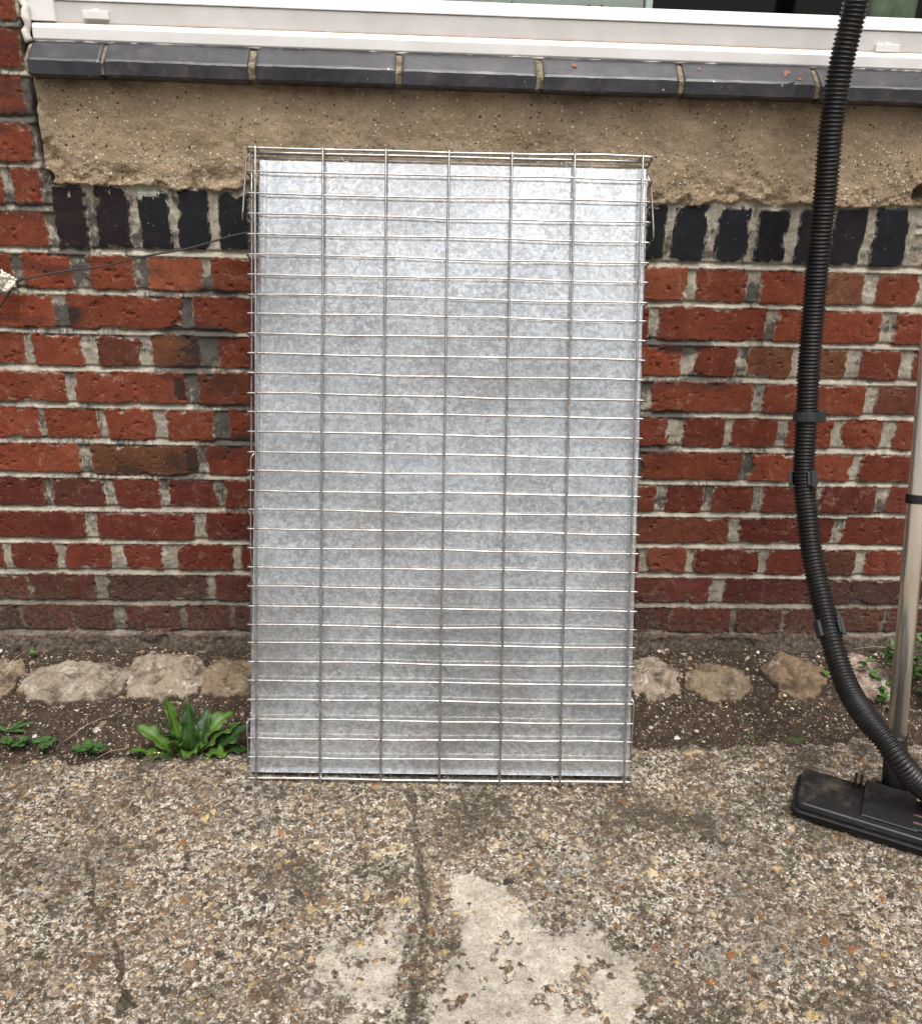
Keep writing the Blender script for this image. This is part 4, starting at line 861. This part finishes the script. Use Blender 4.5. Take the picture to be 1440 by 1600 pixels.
# ================================================================== VACUUM HOSE AND WAND
def spline(P, n):
    P = [np.array(p, float) for p in P]; P = [2*P[0]-P[1]]+P+[2*P[-1]-P[-2]]; out = []
    for i in range(1, len(P)-2):
        for t in np.linspace(0, 1, n, endpoint=False):
            a, b, c, d = P[i-1:i+3]; out.append(.5*((2*b)+(-a+c)*t+(2*a-5*b+4*c-d)*t*t+(-a+3*b-3*c+d)*t**3))
    out.append(P[-2]); return out
HP = [(1352, -110, -.09), (1337, 0, -.095), (1314, 100, -.10), (1298, 200, -.105), (1289, 300, -.11), (1278, 400, -.118), (1271, 480, -.125), (1263, 580, -.14), (1260, 647, -.155), (1256, 713, -.175), (1256, 760, -.195), (1262, 815, -.225), (1267, 860, -.25), (1275, 900, -.275), (1287, 953, -.315), (1299, 1000, -.355), (1315, 1053, -.40), (1332, 1090, -.44), (1354, 1123, -.485), (1380, 1154, -.52), (1405, 1190, -.545), (1432, 1222, -.555), (1480, 1256, -.56), (1540, 1285, -.55)]
cl = spline([at_y(*p) for p in HP], 40); cl = np.array(cl); L = np.concatenate([[0], np.cumsum(np.linalg.norm(np.diff(cl, axis=0), axis=1))])
def on(s): return np.array([np.interp(s, L, cl[:, i]) for i in range(3)])
hose = empty('vacuum_hose', tuple(on(L[-1]))); tag(hose, 'black ribbed vacuum hose hanging in front of the wall with three plastic clips', 'hose')
pit_ = .0066; ns = int(L[-1]/pit_*6); pts = []; rr = []
for i in range(ns+1):
    s = i*pit_/6; ph = (i % 6)/6; pts.append(on(s)); rr.append(.0178+.0026*max(0, math.cos(2*math.pi*ph))**.6 if math.cos(2*math.pi*ph) > 0 else .0172)
hm = MB(); hm.tube(pts, rr, 28); hm.build('corrugated_tube', MAT['hose'], hose)
def frame_at(s):
    p = on(s); t = on(s+.004)-on(s-.004); t /= np.linalg.norm(t); n_ = CP-p; n_ -= t*(n_@t); n_ /= np.linalg.norm(n_); return p, t, n_, np.cross(t, n_)
def s_of(px, py):
    best = min(range(len(cl)), key=lambda i: np.hypot(*(np.array(((cl[i]-CP)@cr, (cl[i]-CP)@cdn))/((cl[i]-CP)@cf)*F_PX+(720, 800)-(px, py)))); return L[best]
def clip(s, hw, a0, a1, lugs, tw=0):
    m = MB(); p, t, n_, b = frame_at(s); R0, R1 = .0208, .0234; N = 36; vs = []; 
    for i in range(N+1):
        a = a0+(a1-a0)*i/N
        d = math.cos(a)*n_+math.sin(a)*b
        for (R_, h) in ((R0, -hw), (R1, -hw), (R1, hw), (R0, hw)): vs.append(p+d*R_+t*h)
    fs = [(4*i+j, 4*(i+1)+j, 4*(i+1)+(j+1) % 4, 4*i+(j+1) % 4) for i in range(N) for j in range(4)]+[(0, 1, 2, 3), (4*N+3, 4*N+2, 4*N+1, 4*N)]
    m.add(vs, fs)
    for a, hgt, wd in lugs:
        d = math.cos(a)*n_+math.sin(a)*b; e = -math.sin(a)*n_+math.cos(a)*b
        m.box(R0*.98, R1+hgt, -wd, wd, -hw*1.25, hw*1.25, lambda x, y, z: p+d*x+e*y+t*z)
    m.build('hose_clip', MAT['clip'], hose, smooth=False, bevel=.0008)
clip(s_of(1260, 651), .0085, 0, 6.2832, [(-1.45, .009, .0045)])
clip(s_of(1256, 748), .012, 1.2, 6.0, [(-.75, .003, .006), (1.5, .003, .004)])
clip(s_of(1289, 985), .0115, .6, 5.4, [(.75, .004, .006), (-1.45, .003, .005)])

# wand with floor head
wb = at_y(1400, 1152, -.445); clp = at_y(1433, 779, -.34)
wdir = (clp-wb)/np.linalg.norm(clp-wb); wand = empty('vacuum_wand', (float(wb[0]), float(wb[1]), 0)); tag(wand, 'chrome vacuum wand with black floor head standing on the paving', 'vacuum wand')
tm = MB(); tm.tube([wb, wb+wdir*.5, wb+wdir*1.15], .0158, 40); tm.build('metal_tube', MAT['chrome'], wand)
cl_ = MB(); cpt = wb+wdir*np.linalg.norm(clp-wb)
cl_.tube([cpt-wdir*.0075, cpt-wdir*.0072, cpt+wdir*.0072, cpt+wdir*.0075], [.0162, .0182, .0182, .0162], 40); cl_.build('tube_band', MAT['black'], wand, smooth=False)
fl = at_z(1244, 1253, .032); fr = at_z(1440, 1313, .032); ex_ = fr-fl; ex_[2] = 0; ex_ /= np.linalg.norm(ex_); ey_ = np.array((-ex_[1], ex_[0], 0)); LEN, DEP = .285, .098
def NZ(x, y, z): return fl*np.array((1, 1, 0))+ex_*x+ey_*y+np.array((0, 0, z+.004))
fh = empty('floor_head', (0, 0, 0)); fh.parent = wand; fh.location = -Vector(wand.location)
def slabz(x0, x1, y0, y1, z0, z1, tf_=0, tb_=0, ts=0, mb=None, rad=.01, n=5, ztilt=0):
    """rounded-corner plate; top shrunk by tf_ (front), tb_ (back), ts (sides)"""
    def loop(a0, a1, b0, b1, z, zt=0):
        o = []
        for cx, cy, st in ((a1-rad, b1-rad, 0), (a0+rad, b1-rad, 90), (a0+rad, b0+rad, 180), (a1-rad, b0+rad, 270)):
            for k in range(n+1):
                t = math.radians(st+90*k/n); X_, Y_ = cx+rad*math.cos(t), cy+rad*math.sin(t); o.append((X_, Y_, z+zt*(Y_-b0)/(b1-b0)))
        return o
    l0 = loop(x0, x1, y0, y1, z0); l1 = loop(x0+ts, x1-ts, y0+tf_, y1-tb_, z1, ztilt); m_ = len(l0)
    mb.add([NZ(*p) for p in l0+l1], [(i, (i+1) % m_, m_+(i+1) % m_, m_+i) for i in range(m_)]+[tuple(range(m_))[::-1], tuple(range(m_, 2*m_))])
m = MB(); slabz(-.004, LEN+.004, -.006, DEP+.003, .002, .0105, 0, 0, 0, m, .013); m.build('sole_plate', MAT['black'], fh, smooth=False, bevel=.0015)
m = MB(); slabz(-.006, LEN+.006, -.009, DEP+.001, .0112, .0165, 0, 0, 0, m, .014); m.build('bumper_strip', MAT['black'], fh, smooth=False, bevel=.0018)
m = MB(); slabz(-.001, LEN+.001, -.003, DEP, .0172, .0285, .004, .002, .002, m, .012, ztilt=.003); m.build('housing', MAT['nozzle'], fh, smooth=False, bevel=.003, seg=3)
m = MB(); x0, x1 = .099, .187
m.add([NZ(*p) for p in ((x0, .012, .0285), (x1, .012, .0285), (x1-.006, .102, .033), (x0+.002, .102, .033), (x0, .012, .0325), (x1, .012, .0325), (x1-.006, .102, .0385), (x0+.002, .102, .0385))], [(0, 3, 2, 1), (4, 5, 6, 7), (0, 1, 5, 4), (1, 2, 6, 5), (2, 3, 7, 6), (3, 0, 4, 7)])
m.build('cover_plate', MAT['nozzle'], fh, smooth=False, bevel=.0022, seg=3)
for q in (.083, .092, .190, .200):
    m = MB(); m.box(q, q+.004, .080, .106, .028, .045, NZ); m.build('axle_lug', MAT['black'], fh, smooth=False, bevel=.001)
sx0 = float((at_z(1424, 1290, .038)-fl)@ex_)
m = MB(); m.box(sx0, sx0+.052, .014, .066, .0285, .0345, NZ); m.build('switch_panel', MAT['nozzle'], fh, smooth=False, bevel=.0015)
m = MB(); m.box(sx0+.002, sx0+.05, .047, .051, .0347, .0354, NZ); m.build('copper_stripe', MAT['copper'], fh, smooth=False); m = MB(); m.box(sx0+.002, sx0+.05, .027, .031, .0347, .0354, NZ); m.build('copper_stripe', MAT['copper'], fh, smooth=False)
nk0 = NZ(.150, .116, .020); m = MB()
m.tube([nk0, nk0*.6+wb*.4+np.array((0, 0, .002)), wb-wdir*.012, wb-wdir*.002, wb+wdir*.004], [.022, .0205, .0185, .0183, .0172], 32); m.build('neck', MAT['black'], fh)
m = MB(); a = NZ(.118, .112, .016); b = NZ(.182, .112, .016); m.tube([a, b], .017, 24); m.build('swivel', MAT['black'], fh)

# ================================================================== PLANTS
def leaf(mb, base, az, el, ln, wd, droop, fold=.25, wav=.0, rs=rnd, n=14, lob=None, twist=0):
    p = np.array(base, float); a = el; vs = []; vein = []; h = np.array((math.cos(az), math.sin(az), 0)); side0 = np.array((-math.sin(az), math.cos(az), 0)); ph = rs.uniform(0, 6)
    for i in range(n+1):
        t = i/n; d = h*math.cos(a)+np.array((0, 0, 1))*math.sin(a); up = -h*math.sin(a)+np.array((0, 0, 1))*math.cos(a)
        side = side0*math.cos(twist*t)+up*math.sin(twist*t); upn = np.cross(d, side); upn = upn if True else up
        w = wd*(math.sin(math.pi*min(1, t**.75*1.0))**.7*(1-.15*t) if 0 < t < 1 else .04) if lob is None else lob(t)*wd
        w = max(w, wd*.05)
        for s in (-1, -.62, -.3, 0, .3, .62, 1):
            off = -abs(s)**1.3*fold*w*-1
            wv = wav*w*abs(s)**2*(1.5*math.sin(t*17+ph+(1.7 if s > 0 else 0))+.6*math.sin(t*39+ph*2+s))
            vs.append(p+side*w*s+up*(off+wv)); vein.append(1. if s == 0 else (.35 if (i % 2 == 0) else 0))
        p = p+d*ln/n; a -= droop/n
    k = len(mb.v); mb.add(vs, [(i*7+j, (i+1)*7+j, (i+1)*7+j+1, i*7+j+1) for i in range(n) for j in range(6)])
    mb.vein = getattr(mb, 'vein', []); mb.vein += [0]*(k-len(mb.vein))+vein
def bleaf(mb, name, mat, parent=None):
    vein = getattr(mb, 'vein', []); vein = vein+[0]*(len(mb.v)-len(vein)); me = bpy.data.meshes.new(name); me.from_pydata(mb.v, [], mb.f); me.update()
    for p, m in zip(me.polygons, mb.m): p.use_smooth = True; p.material_index = m
    a = me.attributes.new('vein', 'FLOAT', 'POINT'); a.data.foreach_set('value', np.array(vein, np.float32)); o = link(name, me, mat, parent)
    s = o.modifiers.new('thickness', 'SOLIDIFY'); s.thickness = .0005; return o
LG = m_leaf('dock_leaf_green', (.03, .085, .012), (.085, .17, .024)); LD = m_leaf('dark_leaf_green', (.012, .04, .010), (.03, .075, .016)); LS = m_leaf('seedling_green', (.03, .085, .022), (.07, .15, .04)); LW = m_leaf('weed_green', (.04, .12, .02), (.11, .22, .05))
dock = empty('dock_plant', (-.40, -.325, -.03)); tag(dock, 'leafy green dock plant rising behind the paving edge left of the crate', 'plant')
mb = MB(); rs = random.Random(3)
def dl(px, py, az, el, ln, wd, dr, mi=0, wav=.28, tw=0, dy=-.335):
    b = at_y(px, py, dy); b[2] = max(b[2], -.035); mb.mi = mi; leaf(mb, b, math.radians(az), math.radians(el), ln, wd, math.radians(dr), .3, wav, rs, 18, lob=lambda t: (.22+.78*math.sin(math.pi*min(1, .12+.86*t)**1.25)**.8) if t < .97 else .2, twist=tw)
for a in ((284, 1180, 135, 82, .115, .0145, 22, 0, .25, .5), (268, 1180, 160, 62, .085, .0135, 60, 0, .2, -.4), (262, 1182, 182, 24, .078, .012, 30, 0, .2, .5), (255, 1184, 200, 14, .05, .010, 26, 1, .2, 0),
          (290, 1180, 250, 70, .085, .0165, 45, 0, .3, .3), (300, 1180, 100, 84, .10, .015, 25, 1, .25, -.5), (306, 1180, 40, 68, .105, .0145, 70, 0, .3, .5), (312, 1180, 20, 52, .10, .013, 45, 0, .3, -.4),
          (300, 1181, 280, 62, .07, .017, 55, 0, .35, .2), (318, 1182, 330, 50, .06, .014, 60, 0, .3, 0), (330, 1182, 15, 46, .085, .0165, 12, 1, .25, .6), (334, 1183, 350, 34, .07, .016, 30, 1, .25, -.3), (292, 1180, 170, 74, .09, .013, 40, 1, .2, .8), (310, 1180, 75, 72, .085, .014, 40, 1, .2, .2), (285, 1182, 230, 40, .05, .013, 50, 1, .2, .2), (276, 1183, 215, 30, .06, .012, 40, 0, .4, .6), (248, 1184, 178, 12, .055, .011, 20, 1, .3, .7), (322, 1183, 300, 35, .06, .013, 60, 0, .4, -.6), (340, 1184, 10, 20, .05, .014, 20, 1, .3, .5), (300, 1182, 200, 78, .075, .011, 55, 1, .35, .9)): dl(*a)
bleaf(mb, 'foliage', [LG, LD], dock)
def cut_leaf(mb, c, r, az, rs, tilt=.3):
    """deeply cut small leaf: lobes fanned from one point"""
    for k in range(5):
        a = az+math.radians(-84+42*k+rs.uniform(-6, 6)); ln = r*(1, 1.1, 1.25, 1.1, 1)[k]*rs.uniform(.85, 1.1)
        leaf(mb, c, a, tilt+rs.uniform(-.1, .15), ln, ln*.30, .5, .15, .15, rs, 6, lob=lambda t: (.25+.75*math.sin(math.pi*min(1, t*.85+.1))) if t < .95 else .3)
        for s in (-1, 1): leaf(mb, np.array(c)+np.array((math.cos(a), math.sin(a), math.tan(tilt)))*ln*.5, a+s*.8, tilt, ln*.42, ln*.12, .3, .1, 0, rs, 4)
for i, (px, py, n, sp_, lb) in enumerate(((18, 1163, 10, .026, 'cut leaved green seedling at the left edge of the photo'), (68, 1168, 9, .02, 'cut leaved seedling second from the left edge, beside the paving'), (140, 1171, 12, .026, 'cut leaved seedling nearest the dock plant on its left'))):
    p = at_z(px, py, -.012); mb = MB(); rs = random.Random(i+9); p[1] = max(p[1], -.352+.02); st_ = MB()
    for k in range(n):
        q = np.array((p[0]+rs.uniform(-sp_, sp_), p[1]+rs.uniform(-.012, .016), soil_z(p[0], p[1])+rs.uniform(.012, .026))); mb.mi = rs.choice((0, 0, 1)); cut_leaf(mb, q, rs.uniform(.008, .013), rs.uniform(0, 6.28), rs)
        st_.tube([(p[0], p[1], soil_z(p[0], p[1])-.003), (q[0]*.6+p[0]*.4, q[1]*.6+p[1]*.4, q[2]*.8), q], .0005, 5)
    e = empty('seedling', (p[0], p[1], soil_z(p[0], p[1]))); tag(e, lb, 'plant', 'cut leaved seedlings along the paving edge')
    bleaf(mb, 'foliage', [LS, LD], e); st_.build('stem', LS, e)
def small(name, px, py, z, lb, leaves, mat, hh=.01):
    p = at_z(px, py, z); b = np.array((p[0], p[1], soil_z(p[0], p[1])+.002)); e = empty(name, tuple(b)); tag(e, lb, 'plant'); mb = MB(); rs = random.Random(int(px))
    for (az, el, ln, wd) in leaves: leaf(mb, b+np.array((0, 0, hh)), math.radians(az), math.radians(el), ln, wd, .5, .15, .05, rs, 8)
    bleaf(mb, 'foliage', [mat], e); s = MB(); s.tube([b-np.array((0, 0, .004)), b+np.array((0, 0, hh))], .0008, 5); s.build('stem', mat, e)
small('sprout', 52, 1024, .012, 'tiny green sprout at the foot of the wall, far left', ((20, 30, .011, .0042), (140, 50, .010, .004), (260, 35, .011, .0045), (330, 20, .008, .003)), LW)
small('clover', 1287, 1062, .006, 'small clover sprig beside the orange brown footing brick', ((10, 20, .013, .006), (130, 30, .012, .006), (250, 25, .012, .006), (190, 40, .008, .004)), LW, .016)
small('grass_tuft', 12, 1140, -.01, 'low grassy leaves at the left edge above the seedlings', ((10, 30, .05, .005), (-10, 20, .04, .005), (30, 40, .035, .004), (170, 30, .04, .005)), LS, .004)
# bushy weed behind the wand
we = empty('leafy_weed', (1.0, -.17, -.01)); tag(we, 'bushy green weed growing behind the metal tube at the right edge', 'plant'); mb = MB(); stw = MB(); rs = random.Random(77)
for k in range(15):
    bx_ = 1.0+rs.uniform(-.045, .09); by_ = -.16+rs.uniform(-.05, .06); b = np.array((bx_, by_, soil_z(bx_, by_))); ht = rs.uniform(.05, .21) if bx_ > .99 else rs.uniform(.03, .09); lean = np.array((rs.uniform(-.035, .03), rs.uniform(-.03, .01), 0))
    top = b+lean+np.array((0, 0, ht)); stw.tube([b-np.array((0, 0, .005)), b+lean*.4+np.array((0, 0, ht*.5)), top], [.0012, .001, .0006], 5)
    for j in range(int(ht/.010)+3):
        t = rs.random()**.7; q = b+lean*t+np.array((0, 0, ht*t)); mb.mi = rs.choice((0, 0, 1)); leaf(mb, q, rs.uniform(0, 6.28), rs.uniform(-.2, .9), rs.uniform(.014, .026), rs.uniform(.0045, .008), rs.uniform(.3, 1.2), .2, .1, rs, 7)
bleaf(mb, 'foliage', [LW, LD], we); stw.build('stem', LS, we)
# dry stalks
ds = MB(); rs = random.Random(31)
for a, b in (((100, 1150), (162, 1120)), ((5, 1062), (42, 1030)), ((0, 1075), (30, 1050)), ((1330, 1028), (1392, 1030)), ((150, 1172), (195, 1160))):
    p, q = at_z(*a, .0), at_z(*b, .0); p[2] = soil_z(*p[:2])+.012; q[2] = soil_z(*q[:2])+.014; mid = (p+q)/2+np.array((0, 0, .006)); ds.tube([p, mid, q], .0006, 5)
tag(ds.build('dry_stalks', m_simple('straw', (.3, .22, .13), (.45, .36, .24), 90, .8)), 'thin dry plant stalks lying on the soil strip', 'plant debris', kind='stuff')
